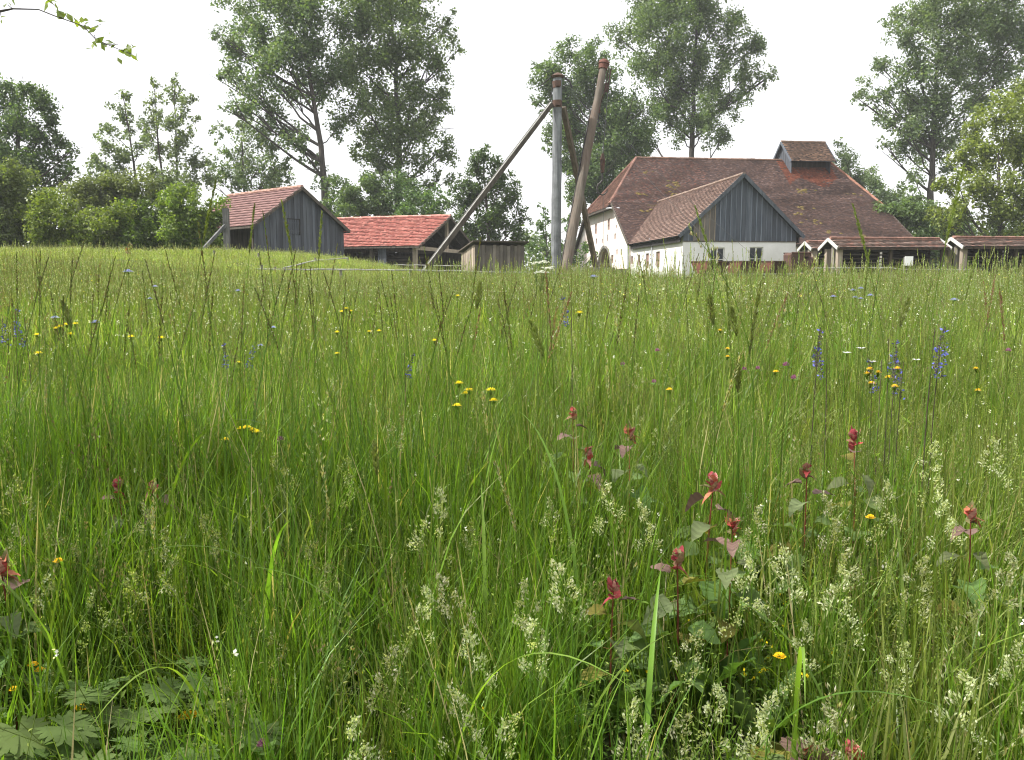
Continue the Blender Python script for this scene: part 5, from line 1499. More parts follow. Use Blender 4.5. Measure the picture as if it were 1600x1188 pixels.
def cocks_clump(seed, n=2, h=(.5, .85)):
    r = np.random.default_rng(seed); nb = NB()
    for i in range(n):
        p = arc(r.uniform(*h), abs(r.normal(.10, .08)), r.uniform(0, TAU), 8, r.normal(0, .06), r.normal(0, .06))
        stem(nb, p, np.linspace(.0016, .0008, 8), (0.15, 0.20, 0.05)); panicle(nb, p, r.uniform(.8, .88), r, HEADP if r.random() < .4 else HEADG, r.uniform(.6, .9), 7, 18)
    blades(nb, 10, .1, (.3, .6), (.004, .007), .25, .4, GREEN, r)
    return nb

mid_src = [tall_clump(6, 24, .2, (.42, .8), (.009, .016), np.concatenate([GREEN * 1.1, YGREEN]), .14, .25), tall_clump(7, 26, .2, (.35, .75), (.008, .014), np.concatenate([GREEN, YGREEN * 1.1]), .2, .3), stalk_clump(15, 7, .2, (.6, 1.0), 1.9, 0), stalk_clump(16, 7, .2, (.6, 1.0), 1.9, 1), stalk_clump(17, 7, .2, (.55, .95), 1.9, 2, YGREEN)]
near_src = [tall_clump(s) for s in (1, 2, 3)] + [tall_clump(4, 34, .15, (.4, .75), (.006, .011), YGREEN * .75), tall_clump(5, 50, .15, (.35, .72), (.003, .0052), GREEN, .10, .15)] \
    + [stalk_clump(s, kind=k) for s, k in ((11, 0), (12, 1), (13, 2), (14, 3))] + [cocks_clump(s) for s in (21, 22, 23)] + mid_src
# ---- near and middle meadow
xs, ys, ids, sc3 = [], [], [], []
def put(x, y, choices, probs, s0, s1):
    n = len(x); xs.append(x); ys.append(y); ids.append(mr_.choice(choices, n, p=np.array(probs) / sum(probs)))
    s = mr_.uniform(s0, s1, n); sc3.append(np.stack([s, s, s], -1))
def patch(x, y, f=1.0, p=0.0):
    return .5 + .25 * (np.sin(x * 1.1 * f + p + 1.3 * np.sin(y * .7 * f)) + np.sin(y * 1.5 * f + 2 * p + 1.7 * np.sin(x * .55 * f + 1)))
def fade(y):  # shorter grass close to the camera and far away
    return np.clip(.62 + .38 * ss(1.4, 3.2, y), 0, 1) * (1 - .38 * ss(9, 22, y))
x, y = wedge(1.15, 7.5, 52, mr_); put(x, y, [0, 1, 2, 3, 4], [3, 3, 3, 1.2, 3], .78, 1.12)
x, y = wedge(1.3, 3.4, 26, mr_); put(x, y, [0, 1, 2, 4], [1, 1, 1, 1], .85, 1.15)
x, y = wedge(1.5, 7.5, 15, mr_); put(x, y, [5, 6, 7, 8], [1, 1, 1, 1], .75, 1.1)
x, y = wedge(1.25, 7.5, 9, mr_); k = mr_.random(len(x)) < ss(-1.2, 1.0, x / (y * .62)) * .5 + .05; put(x[k], y[k], [9, 10, 11], [1, 1, 1], .75, 1.1)
x, y = wedge(7.0, 17, 17, mr_); put(x, y, [12, 13], [1, 1], .9, 1.2)
x, y = wedge(4.5, 7.5, 9, mr_); put(x, y, [12, 13], [1, 1], .8, 1.05)
x, y = wedge(7.0, 17, 9, mr_); put(x, y, [14, 15, 16], [1, 1, 1], .8, 1.15)
X = np.concatenate(xs); Yv = np.concatenate(ys); I = np.concatenate(ids); S3 = np.concatenate(sc3)
keep = ~((Yv < 1.85) & (X < -.58 + .1 * np.sin(Yv * 9)) & (mr_.random(len(X)) < .75))
keep &= ~((((X - .40) / .30) ** 2 + ((Yv - 1.82) / .42) ** 2 < 1) & (mr_.random(len(X)) < .72))
X, Yv, I, S3 = X[keep], Yv[keep], I[keep], S3[keep]; S3 = S3 * fade(Yv)[:, None]
pf = patch(X, Yv, .9, 2.0); S3 = S3 * (.74 + .42 * pf)[:, None]
k = mr_.random(len(X)) < np.where(Yv > 5, .45 + .55 * pf, 1.0); X, Yv, I, S3 = X[k], Yv[k], I[k], S3[k]
sw = (Yv > 4) & (mr_.random(len(X)) < patch(X, Yv, .5, 5.0) ** 2) & (I < 5); I[sw] = 3
sw = (mr_.random(len(X)) < .5 * ss(.05, .9, X / (Yv * .62))) & (I < 5); I[sw] = 3
pts = np.stack([X, Yv, gz(X, Yv) - .01], -1)
rot = np.stack([mr_.normal(0, .06, len(X)), mr_.normal(0, .06, len(X)), mr_.uniform(0, TAU, len(X))], -1)
scatter('meadow_grass', 'tall uncut green meadow grass with seed heads filling the foreground', near_src, pts, rot, S3, I, M['blade'])

# ---- far meadow
def far_clump(seed, cols, n=60, rad=.55, ln=(.28, .62), wd=(.012, .022), stalks=12):
    r = np.random.default_rng(seed); nb = NB()
    blades(nb, n, rad, ln, wd, .22, .4, cols, r, 2, dry=.12)
    leaflets(nb, 26, rad, (ln[1] * .3, ln[1] * .85), .035, r, YGREEN * 1.15)
    if seed % 2: leaflets(nb, 5, rad, (ln[1] * .85, ln[1] * 1.15), .03, r, np.array([(.75, .75, .66), (.8, .7, .1), (.7, .7, .62)]), 1.0)
    for i in range(stalks):
        a = r.uniform(0, TAU); q = rad * math.sqrt(r.random()); hh = r.uniform(ln[1] * .9, ln[1] * (1.4 if i % 3 else 2.1))
        p = arc(hh, abs(r.normal(.1, .1)), r.uniform(0, TAU), 4, q * math.cos(a), q * math.sin(a))
        stem(nb, p, .0035, cols[r.integers(0, len(cols))]); spike_head(nb, p, .75, 1, .010, 12, .035, .011, HEADB if r.random() < .2 else HEADP, r)
    return nb
FG = np.concatenate([GREEN * 1.35, YGREEN * 1.1, YGREEN * 1.1, HEADG])
far_src = [far_clump(s, FG) for s in (41, 42, 43)] + [far_clump(44, YGREEN * 1.1), far_clump(45, FG, 90, .6, (.14, .32), (.012, .020), 5), far_clump(46, YGREEN * .95, 90, .6, (.12, .28), (.012, .020), 3)]
xs, ys, ids, sc3 = [], [], [], []
x, y = wedge(15, 44, 7.0, mr_)
low = (ss(-1, -7, x) * ss(24, 30, y) > .5) | (y > 37)
n = len(x)
i1 = mr_.choice([0, 1, 2, 3], n, p=[.28, .28, .24, .2]); i2 = mr_.choice([4, 5], n)
s = mr_.uniform(.8, 1.15, n) * (1 - .42 * ss(18, 34, y))
s = s * (.62 + .7 * patch(x, y, .45, 1.0)); s = np.where(low, mr_.uniform(.55, .95, n) * (.7 + .6 * patch(x, y, .4, 3.0)), s)
i1 = np.where(mr_.random(n) < patch(x, y, .3, 7.0) ** 1.5, 3, i1)
xs.append(x); ys.append(y); ids.append(np.where(low, i2, i1)); sc3.append(np.stack([s, s, s], -1))
x, y = wedge(44, 62, 2.2, mr_); k = (x < -1) | (y < 52); x, y = x[k], y[k]; n = len(x); s = mr_.uniform(.7, 1.1, n)
xs.append(x); ys.append(y); ids.append(mr_.choice([4, 5], n)); sc3.append(np.stack([s, s, s], -1))
X = np.concatenate(xs); Yv = np.concatenate(ys)
pts = np.stack([X, Yv, gz(X, Yv) - .01], -1)
rot = np.stack([mr_.normal(0, .05, len(X)), mr_.normal(0, .05, len(X)), mr_.uniform(0, TAU, len(X))], -1)
scatter('distant_grass', 'sunlit yellow-green meadow grass running back to the fence and the buildings', far_src, pts, rot, np.concatenate(sc3), np.concatenate(ids), M['blade'])

# ---- low herbs between the grass
HG = np.array([(0.085, 0.155, 0.026), (0.105, 0.180, 0.030), (0.13, 0.205, 0.036), (0.07, 0.13, 0.026)])
herb_src = [herb_clump(61, 130, .17, (.02, .30), .020, HG), herb_clump(62, 150, .17, (.02, .22), .018, HG, [(0.75, 0.6, 0.02)]), herb_clump(63, 90, .15, (.03, .38), .024, HG), herb_clump(64, 170, .18, (.05, .45), .013, YGREEN), bed_clump(65), bed_clump(66, .7, .15, 1.15), herb_clump(67, 120, .2, (.1, .5), .012, GREEN, [(0.7, 0.7, 0.66)])]
xs, ys, ids, sc3 = [], [], [], []
x, y = wedge(1.2, 6, 20, mr_); put(x, y, [0, 1, 2, 3, 6], [3, 3, 1.2, 2, 1], .75, 1.15)
x, y = wedge(6, 20, 11, mr_); put(x, y, [0, 1, 2, 3, 6], [1, 2, 1, 5, 3], 1.1, 1.7)
x, y = wedge(1.5, 9, 13, mr_); f = x / (y * .62); k = mr_.random(len(x)) < .04 + .7 * ss(.15, .8, f); put(x[k], y[k], [4, 5], [1, 1], .75, 1.15)
X = np.concatenate(xs); Yv = np.concatenate(ys)
pts = np.stack([X, Yv, gz(X, Yv) - .01], -1)
rot = np.stack([mr_.normal(0, .08, len(X)), mr_.normal(0, .08, len(X)), mr_.uniform(0, TAU, len(X))], -1)
scatter('meadow_herbs', 'low leafy herbs and bedstraw growing between the grass stems', herb_src, pts, rot, np.concatenate(sc3), np.concatenate(ids), M['herb'])

# ------------------------------------------------------------------ single plants
TPL = {}
KIND = {}
def kind(key, name, fn, n=3, H=None, seed=200):
    """a plant kind: fn(seed, H) returns (part name, NB, material) of a plant whose head is H above its foot"""
    KIND[key] = (name, fn, n, H, seed)
def plant(key, var, H, label, cat, group, loc, rz=0.0, s=1.0):
    """first use builds the thing with its parts, later uses copy the thing and each part"""
    name, fn, n, fixed, seed = KIND[key]
    var = var % n
    Hr = fixed or max(.15, round(H / .15) * .15)
    s = s * (H / Hr if not fixed else 1)
    v = TPL.get((key, var, Hr))
    if v is None:
        t = thing(name, label, cat, loc, group)
        for pn, nb, m in fn(seed + var, Hr): link_mesh(pn, np_mesh(pn, np.concatenate(nb.V), np.concatenate(nb.Q), np.concatenate(nb.T), smooth=pn.startswith('leaf')), m, t)
        for c in t.children:
            if c.name.startswith(('flowers', 'seed_head')): c['kind'] = 'stuff'
        TPL[(key, var, Hr)] = t
    else:
        t = v.copy(); COL.objects.link(t)
        for c in v.children:
            d = c.copy(); COL.objects.link(d); d.parent = t
        tag(t, label, cat)
        if group: t['group'] = group
        elif 'group' in t: del t['group']
    t.location = loc; t.rotation_euler = (0, 0, rz); t.scale = (s, s, s)
    return t

def head_height(px, py, Y):
    """ground point and height above it of a head that the photograph shows at (px, py)"""
    p = P(px, py, Y); g = G(p.x, p.y)
    return Vector((p.x, p.y, g)), max(.12, p.z - g)

ORD = ['first', 'second', 'third', 'fourth', 'fifth', 'sixth', 'seventh', 'eighth', 'ninth', 'tenth', 'eleventh', 'twelfth']
def ordinals(spots):
    """where each spot stands in its row, counted from the nearer end"""
    o = sorted(range(len(spots)), key=lambda i: (spots[i][0], spots[i][1])); n = len(o); out = [None] * n
    for k, i in enumerate(o):
        if n == 1: out[i] = ''
        elif k < n / 2: out[i] = ', ' + ORD[k] + ' from left'
        else: out[i] = ', ' + ORD[n - 1 - k] + ' from right'
    return out

pr_ = random.Random(55)
# flower templates, heads H metres above the base
def t_scabious(seed, H=.8):
    r = np.random.default_rng(seed); a, b = NB(), NB()
    p = arc(H, .05, 1.0, 7); p -= np.array([p[-1][0], p[-1][1], 0]) * np.linspace(0, 1, 7)[:, None]
    p[:, 2] *= H / p[-1, 2]
    stem(a, p, np.linspace(.0016, .001, 7), (0.12, 0.17, 0.05))
    blades(a, 8, .05, (.12, .3), (.004, .009), .4, .5, GREEN, r, 3)
    for ring, n, rad, z in ((0, 12, .020, 0), (1, 12, .014, .005), (2, 8, .007, .009)):
        for k in range(n):
            an = TAU * k / n + ring * .3; d = np.array([math.cos(an), math.sin(an), 0])
            c = np.array([0, 0, H + z]) + d * rad * .7
            w2 = .0042; s_ = np.array([-d[1], d[0], 0]); e = d * rad * .6
            b.add([c - e * .5, c + s_ * w2, c + e + np.array([0, 0, .002]), c - s_ * w2], [(0, 1, 2, 3)], [np.array((0.42, 0.46, 0.80)) * r.uniform(.8, 1.2)])
    kites(b, np.array([0, 0, H + .006]) + r.normal(0, .005, (14, 3)) * np.array([1, 1, .3]), (0, 0, 1), .006, .003, r, np.array([(.45, .45, .8), (.3, .3, .65)]), .5)
    kites(a, np.array([0, 0, H - .003]) + r.normal(0, .004, (10, 3)) * np.array([1, 1, .4]), (0, 0, -.4), .012, .005, r, GREEN, .7)
    return [('stem', a, M['herb']), ('flower_head', b, M['petal'])]
def t_sage(seed, H=.75):
    r = np.random.default_rng(seed); a, b = NB(), NB()
    p = arc(H, .06, 2.0, 8); p -= np.array([p[-1][0], p[-1][1], 0]) * np.linspace(0, 1, 8)[:, None]; p[:, 2] *= H / p[-1, 2]
    stem(a, p, np.linspace(.0028, .0014, 8), (0.10, 0.075, 0.07))
    p[:, 0] += r.normal(0, .05) * np.clip((p[:, 2] / H - .6) / .4, 0, 1) ** 2; p[:, 1] += r.normal(0, .03) * np.clip((p[:, 2] / H - .6) / .4, 0, 1) ** 2
    n_ = 95; L_ = r.uniform(.13, .17); tt = 1 - L_ / H * r.beta(1.1, 1.1, n_); tt = tt + .006 * np.round(r.normal(0, 1, n_))
    for t in np.clip(tt, 0, 1):
        c0 = along(p, np.array([t]))[0]; an = r.uniform(0, TAU); f = (1 - t) * H / L_; rad = (.004 + .008 * f) * r.uniform(.5, 1.3)
        c = c0 + np.array([math.cos(an) * rad, math.sin(an) * rad, r.normal(0, .002)])
        kites(a, c[None], (math.cos(an) * .7, math.sin(an) * .7, .6), .010, .0055, r, np.array([(.085, .075, .10), (.12, .10, .12), (.10, .11, .07)]), .4)
        if r.random() < .28 * (.4 + f): kites(b, c[None] + np.array([[math.cos(an), math.sin(an), .2]]) * .006, (math.cos(an), math.sin(an), .3), .013, .007, r, np.array([(.12, .14, .50), (.17, .19, .60), (.09, .09, .38)]), .5)
    for k in range(6):
        c = along(p, np.array([.1 + .06 * k]))[0]; an = k * 2.4
        kites(a, (c + np.array([math.cos(an) * .03, math.sin(an) * .03, 0]))[None], (math.cos(an), math.sin(an), .2), .07, .03, r, GREEN * .8, .1)
    return [('stem', a, M['herb']), ('flowers', b, M['petal'])]
def t_hawkbit(seed, H=.55, col=(0.90, 0.74, 0.02), rad=.020):
    r = np.random.default_rng(seed); a, b = NB(), NB()
    p = arc(H, .07, 0.3, 7); p -= np.array([p[-1][0], p[-1][1], 0]) * np.linspace(0, 1, 7)[:, None]; p[:, 2] *= H / p[-1, 2]
    stem(a, p, np.linspace(.0016, .0012, 7), (0.13, 0.18, 0.05))
    kites(a, np.array([0, 0, H - .006]) + r.normal(0, .003, (12, 3)), (0, 0, 1), .013, .005, r, GREEN * .7, .35)
    for ring in range(3):
        n = (18, 13, 8)[ring]
        for k in range(n):
            an = TAU * k / n + ring * .2 + r.normal(0, .08); d = np.array([math.cos(an), math.sin(an), .15 + .25 * ring]); s_ = np.array([-math.sin(an), math.cos(an), 0])
            c = np.array([0, 0, H + .001 + .002 * ring]); R1 = rad * (1 - .26 * ring) * r.uniform(.85, 1.1); w2 = rad * .13
            b.add([c + d * .002, c + d * R1 * .8 + s_ * w2, c + d * R1, c + d * R1 * .8 - s_ * w2], [(0, 1, 2, 3)], [np.array(col) * r.uniform(.8, 1.15)])
    return [('stem', a, M['herb']), ('flower_head', b, M['petal'])]
def t_campion(seed, H=.6):
    r = np.random.default_rng(seed); a, b = NB(), NB()
    p = arc(H, .05, 0.3, 7); p -= np.array([p[-1][0], p[-1][1], 0]) * np.linspace(0, 1, 7)[:, None]; p[:, 2] *= H / p[-1, 2]
    stem(a, p, np.linspace(.0016, .0012, 7), (0.13, 0.18, 0.05))
    for k in range(5):
        for sg in (-1, 1):
            an = TAU * k / 5 + sg * .2; d = np.array([math.cos(an), math.sin(an), .25]); s_ = np.array([-math.sin(an), math.cos(an), 0]); c = np.array([0, 0, H])
            b.add([c, c + d * .012 + s_ * .004, c + d * .019, c + d * .012 - s_ * .004], [(0, 1, 2, 3)], [np.array((.82, .82, .80))])
    kites(a, np.array([[0, 0, H - .006]] * 6), (0, 0, 1), .014, .006, r, GREEN, .15)
    for k in range(6):
        c = along(p, np.array([.1 + .12 * k]))[0]; an = k * 2.1
        kites(a, (c + np.array([math.cos(an) * .025, math.sin(an) * .025, .01]))[None], (math.cos(an), math.sin(an), .5), .06, .012, r, GREEN, .1)
    return [('stem', a, M['herb']), ('petals', b, M['petal'])]
def t_clover(seed, H=.3):
    r = np.random.default_rng(seed); a, b = NB(), NB()
    p = arc(H, .05, 0.3, 6); p -= np.array([p[-1][0], p[-1][1], 0]) * np.linspace(0, 1, 6)[:, None]; p[:, 2] *= H / p[-1, 2]
    stem(a, p, np.linspace(.0016, .0012, 6), (0.13, 0.18, 0.05))
    n = 90; d = r.normal(0, 1, (n, 3)); d /= np.linalg.norm(d, axis=1)[:, None]; d[:, 2] = np.abs(d[:, 2]) * 1.1 - .25
    for i in range(n): kites(b, (np.array([0, 0, H + .004]) + d[i] * np.array([.0095, .0095, .011]))[None], d[i] + np.array([0, 0, .5]), .011, .0032, r, np.array([(.42, .17, .30), (.36, .13, .24), (.50, .28, .40), (.28, .10, .16)]), .12)
    for j, (cz, rd) in enumerate(((H - .012, .035), (.16, .05), (.1, .05))):
        for k in range(3):
            an = TAU * k / 3 + j * 1.3; d = np.array([math.cos(an), math.sin(an), .3]); s_ = np.array([-math.sin(an), math.cos(an), 0]); c = np.array([0, 0, cz]) + (0 if j == 0 else 1) * np.array([math.cos(j * 2.2), math.sin(j * 2.2), 0]) * .05
            a.add([c, c + d * rd * .5 + s_ * rd * .32, c + d * rd, c + d * rd * .5 - s_ * rd * .32], [(0, 1, 2, 3)], [np.array((.10, .17, .04))])
    return [('stem', a, M['herb']), ('flower_head', b, M['petal'])]
def t_yarrow(seed, H=.9):
    r = np.random.default_rng(seed); a, b = NB(), NB()
    p = arc(H * .9, .04, 0.3, 7); p -= np.array([p[-1][0], p[-1][1], 0]) * np.linspace(0, 1, 7)[:, None]; p[:, 2] *= H * .92 / p[-1, 2]
    stem(a, p, np.linspace(.002, .0014, 7), (0.13, 0.18, 0.05))
    for k in range(9):
        an = k * 2.4; q = .006 + .0035 * k; e = np.array([math.cos(an) * q, math.sin(an) * q, H + r.normal(0, .003)])
        stem(a, [p[-1], e], [.0009, .0006], (0.14, 0.2, 0.06))
        kites(b, e + r.normal(0, .0045, (16, 3)) * np.array([1, 1, .25]), (0, 0, .2), .005, .005, r, np.array([(.72, .74, .58), (.8, .8, .7)]), .9)
    return [('stem', a, M['herb']), ('flower_head', b, M['petal'])]
kind('scab', 'scabious_flower', t_scabious, 3, seed=200); kind('sage', 'sage_flower', t_sage, 3, seed=210); kind('hawk', 'hawkbit_flower', t_hawkbit, 2, seed=220)
kind('cup', 'trefoil_flower', lambda s, H: t_hawkbit(s, H, (0.90, 0.56, 0.012), .014), 2, seed=225)
kind('camp', 'campion_flower', t_campion, 2, seed=230); kind('clov', 'clover_flower', t_clover, 2, seed=232); kind('yarr', 'yarrow_flower', t_yarrow, 2, seed=234)
def flowers(k, cat, label, group, spots):
    for i, ((px, py, Y), od) in enumerate(zip(spots, ordinals(spots))):
        loc, H = head_height(px, py, Y)
        plant(k, i, H, label + od, cat, group, loc, rz=pr_.uniform(0, TAU))
flowers('scab', 'flower', 'lone pale blue scabious head held high before the left slope', None, [(200, 425, 3.6)])
flowers('scab', 'flower', 'lilac scabious head in front of the stone blocks', None, [(928, 433, 4.2)])
flowers('scab', 'flower', 'blue scabious flower in the loose cluster at the right', 'scabious cluster at the right', [(1302, 464, 5.2), (1333, 454, 5.6), (1345, 451, 5.8), (1336, 465, 6), (1345, 467, 6), (1360, 462, 5.4)])
flowers('scab', 'flower', 'single violet-blue scabious above the tall sage spikes at the right edge', None, [(1491, 469, 4.4)])
flowers('scab', 'flower', 'blue scabious flower among the yellow flowers at the left', 'scabious at the left', [(86, 497, 4.4), (149, 504, 4)])
flowers('scab', 'flower', 'small pale blue scabious scattered in the meadow left of the middle', 'scattered scabious', [(242, 448, 6), (234, 467, 7), (372, 455, 5.6), (427, 512, 5.5), (407, 540, 5.6)])
flowers('sage', 'flower', 'tall dark blue sage spike standing at the right edge of the meadow', 'sage spikes at the right edge', [(1461, 512, 2.9), (1470, 530, 3.0)])
flowers('sage', 'flower', 'dark violet sage spike left of the white campions', 'sage spikes beside the campions', [(1281, 514, 3.1), (1292, 535, 3.2)])
flowers('sage', 'flower', 'bent dark sage spike among the orange-yellow flowers', 'sage spikes among orange-yellow flowers', [(1388, 530, 3.4), (1402, 545, 3.3), (1412, 565, 3.4), (1378, 562, 3.6)])
flowers('sage', 'flower', 'violet sage spike beside the bright yellow flower in the middle distance', None, [(892, 463, 4.0)])
flowers('sage', 'flower', 'pair of faint blue sage spikes in the grass at the left', 'pair of sage spikes', [(351, 535, 4.2), (381, 536, 4.3)])
flowers('sage', 'flower', 'pale blue sage spike near the left edge of the meadow', 'sage spikes at the left edge', [(24, 482, 4.2), (38, 496, 4.4), (12, 497, 4.6)])
flowers('sage', 'flower', 'small blue-grey sage spike low in the middle of the meadow', None, [(632, 552, 4.6)])
flowers('hawk', 'flower', 'yellow hawkbit of the cluster among blue scabious at the left', 'left hawkbit cluster', [(58, 524, 4.2), (94, 511, 4.4), (104, 508, 4.4), (118, 507, 4.6), (88, 514, 4.4), (110, 523, 4.2), (60, 553, 4)])
flowers('hawk', 'flower', 'yellow hawkbit of the pair left of the faint blue sage', 'hawkbit pair', [(205, 527, 4), (252, 529, 3.8)])
flowers('hawk', 'flower', 'yellow hawkbit in the tight trio below the fence', 'hawkbit trio', [(534, 488, 4.8), (541, 483, 4.9), (548, 487, 4.9)])
flowers('hawk', 'flower', 'scattered yellow hawkbit under the trio in the middle distance', 'scattered hawkbits', [(527, 520, 4.6), (577, 519, 5), (592, 518, 5), (679, 533, 4.8), (374, 567, 4.6), (527, 553, 5), (715, 463, 6)])
flowers('hawk', 'flower', 'large yellow hawkbit in the group amid the meadow', 'middle hawkbit group', [(717, 600, 3.1), (733, 611, 3.0), (714, 635, 2.8), (767, 611, 2.8), (771, 627, 2.8), (727, 616, 3.1)])
flowers('hawk', 'flower', 'small yellow hawkbit of the low row left of the middle', 'low hawkbit row', [(352, 688, 3.0), (377, 671, 3.1), (386, 669, 3.1), (395, 673, 3.1), (402, 676, 3.0)])
flowers('hawk', 'flower', 'bright yellow hawkbit next to a violet sage spike in the middle distance', None, [(906, 490, 3.2)])
flowers('cup', 'flower', 'orange-yellow trefoil flower below the bent sage spikes at the right', 'trefoil patch at the right', [(1359, 578, 3.0), (1372, 583, 3.0), (1355, 585, 3.0), (1388, 591, 2.9), (1402, 577, 3.1), (1362, 600, 2.8), (1398, 605, 2.8)])
flowers('cup', 'flower', 'small yellow trefoil scattered in the right half of the meadow', 'scattered trefoils', [(1212, 582, 3.2), (1125, 517, 4.4), (1137, 546, 4.2), (1137, 558, 4.2), (1046, 610, 3.4), (1525, 577, 3.6), (1528, 611, 3.2), (1360, 810, 2.2), (1218, 1027, 1.7)])
flowers('cup', 'flower', 'tiny yellow trefoil low in the foliage of the bottom left corner', 'trefoils at the bottom left', [(91, 878, 2.0), (52, 1040, 1.8), (62, 1048, 1.8), (130, 1107, 1.7), (22, 1078, 1.75), (300, 1120, 1.7), (290, 1121, 1.7), (110, 1140, 1.65)])
flowers('camp', 'flower', 'white campion flower beside the dark sage at the right', 'white campions', [(1323, 552, 3.1), (1345, 545, 3.0), (1364, 566, 3.0), (1432, 563, 3.2)])
flowers('clov', 'flower', 'pink clover head in grass at the right of the middle', 'clovers right of the middle', [(1228, 572, 3.4), (1240, 592, 3.3), (1184, 577, 4), (1163, 578, 4.2), (1027, 549, 4.6), (973, 570, 4.4), (1022, 598, 4.2), (1575, 549, 3.8)])
flowers('clov', 'flower', 'big mauve clover head at the bottom edge left of the middle', None, [(411, 1166, 1.45)])
flowers('clov', 'flower', 'faded brown-pink clover head low in the grass left of the middle', None, [(438, 688, 3.0)])
flowers('yarr', 'flower', 'creamy white umbel in front of the crane mast', 'umbels before the crane', [(838, 411, 4.2), (849, 410, 4.3), (856, 419, 4.1), (845, 426, 4)])

# seedling with red tips: big triangular leaves on a red stem
def leaf_blade(nb, base, d, up, L, W, col, r, fold=.18, droop=.25, n=10, tooth=.07):
    """a broad pointed leaf with a folded midrib, wavy toothed edges and paler veins"""
    d = d / np.linalg.norm(d); s_ = np.cross(d, up); s_ /= np.linalg.norm(s_); nrm = np.cross(s_, d)
    mid = []; lf = []; rt = []; ph = r.uniform(0, 6); tw = r.normal(0, .35)
    for k in range(n + 1):
        t = k / n
        m = base + d * L * (t - .12 * droop * t * t) - nrm * (droop * L * t * t)
        sd = s_ * math.cos(tw * t) + nrm * math.sin(tw * t)
        w_ = W / 2 * (math.sin(math.pi * min(1, t ** .62 * .985 + .015)) ** .8 if t < 1 else .01) * (1 + (tooth if k % 2 else -tooth))
        wav = nrm * L * .035 * math.sin(k * 1.7 + ph); wa2 = nrm * L * .035 * math.sin(k * 1.5 + ph * 2)
        mid.append(m); lf.append(m - sd * w_ + nrm * w_ * fold + wav); rt.append(m + sd * w_ + nrm * w_ * fold + wa2)
    V = np.array([p for tr_ in zip(lf, mid, rt) for p in tr_])
    Q = [q for k in range(n) for q in ((3 * k, 3 * k + 1, 3 * k + 4, 3 * k + 3), (3 * k + 1, 3 * k + 2, 3 * k + 5, 3 * k + 4))]
    c = np.array([np.array(col) * (1.1 if (i // 2) % 2 else .93) * r.uniform(.93, 1.07) for i in range(len(Q))])
    nb.add(V, Q, c)
def t_orache(seed, H=.6, n=12, size=.11):
    r = np.random.default_rng(seed); a = NB(); tip = NB()
    p = arc(H, .10, r.uniform(0, TAU), 8); p -= np.array([p[-1][0], p[-1][1], 0]) * np.linspace(0, 1, 8)[:, None] * .9; p[:, 2] *= (H - .03) / p[-1, 2]
    stem(a, p, np.linspace(.0042, .0018, 8), (0.24, 0.085, 0.055))
    parts = [('stem', a, M['herb'])]
    low = max(.0, 1 - .42 / H)
    for k in range(n):
        t = low + (.93 - low) * (k + .5) / n; f = (t - low) / (.93 - low); c = along(p, np.array([t]))[0]; an = k * 2.4 + r.normal(0, .3)
        d = np.array([math.cos(an), math.sin(an), r.uniform(-.1, .45)]); L = size * (1.1 - .62 * f) * r.uniform(.8, 1.25)
        col = ((0.125, 0.205, 0.062), (0.145, 0.22, 0.075), (0.105, 0.18, 0.052))[r.integers(0, 3)] if f < .66 else ((0.14, 0.17, 0.08) if f < .84 else (0.165, 0.105, 0.085))
        if r.random() < .12: col = (0.20, 0.19, 0.045)
        lb = NB(); st = c + d * L * .3
        stem(lb, [c, st], [.0011, .0009], (0.24, 0.12, 0.06)); leaf_blade(lb, st, d + np.array([0, 0, -.1]), np.array([r.normal(0, .25), r.normal(0, .25), 1.0]), L, L * .72, col, r, r.uniform(.2, .6), r.uniform(.1, .7))
        parts.append(('leaf', lb, M['herb'] if col[1] > col[0] * .9 else M['redleaf']))
    sz = size * r.uniform(.75, 1.1); lean_ = r.normal(0, .35, 2)
    for k in range(15):
        an = k * 2.4 + r.normal(0, .5); el = (.3, .7, 1.1, 1.8, 3.0)[k // 3] * r.uniform(.5, 1.6); d = np.array([math.cos(an) + lean_[0], math.sin(an) + lean_[1], el])
        col = [(0.42, 0.075, 0.07), (0.36, 0.065, 0.08), (0.45, 0.16, 0.09), (0.26, 0.16, 0.09), (0.42, 0.20, 0.16), (0.18, 0.17, 0.07)][r.integers(0, 6)]
        leaf_blade(tip, p[-1] + np.array([0, 0, -.03 + .008 * (k // 3)]) + r.normal(0, .003, 3), d, np.array([-d[0] * .8, -d[1] * .8, 1.0]), sz * (.36 - .045 * (k // 3)) * r.uniform(.6, 1.3), sz * .22, col, r, .45, r.uniform(-.9, 1.0), n=8, tooth=.12)
    parts.append(('leaf_tip', tip, M['redleaf']))
    return parts
kind('orache', 'red_tipped_seedling', t_orache, 4, seed=240)
def orache(k, px, py, Y, label, group=None):
    loc, H = head_height(px, py, Y); plant('orache', k, H, label, 'plant', group, loc, rz=pr_.uniform(0, TAU))
orache(0, 1113, 732, 2.15, 'tallest red-tipped seedling with red stem and big leaves right of the middle')
orache(1, 1145, 800, 2.0, 'red-tipped seedling with crimson rosette just right of the tallest one')
orache(2, 958, 895, 1.85, 'pinkish-tipped leaning seedling left of the tall red-stemmed ones')
orache(2, 1060, 850, 1.95, 'leafy green seedling with little red, between the red-tipped ones')
orache(3, 896, 632, 2.9, 'red seedling with a pale curled tip in the middle of the meadow')
orache(1, 985, 660, 2.8, 'bright rusty red seedling right of the pale-tipped one')
orache(0, 922, 692, 2.7, 'small dark red seedling below the rusty red one')
orache(3, 1262, 716, 2.4, 'red-tipped seedling standing alone left of the pinkish group at the right')
orache(2, 1338, 663, 2.6, 'pinkish seedling on a long red stem at the right')
orache(1, 1520, 785, 2.1, 'pink-red seedling near the right edge')
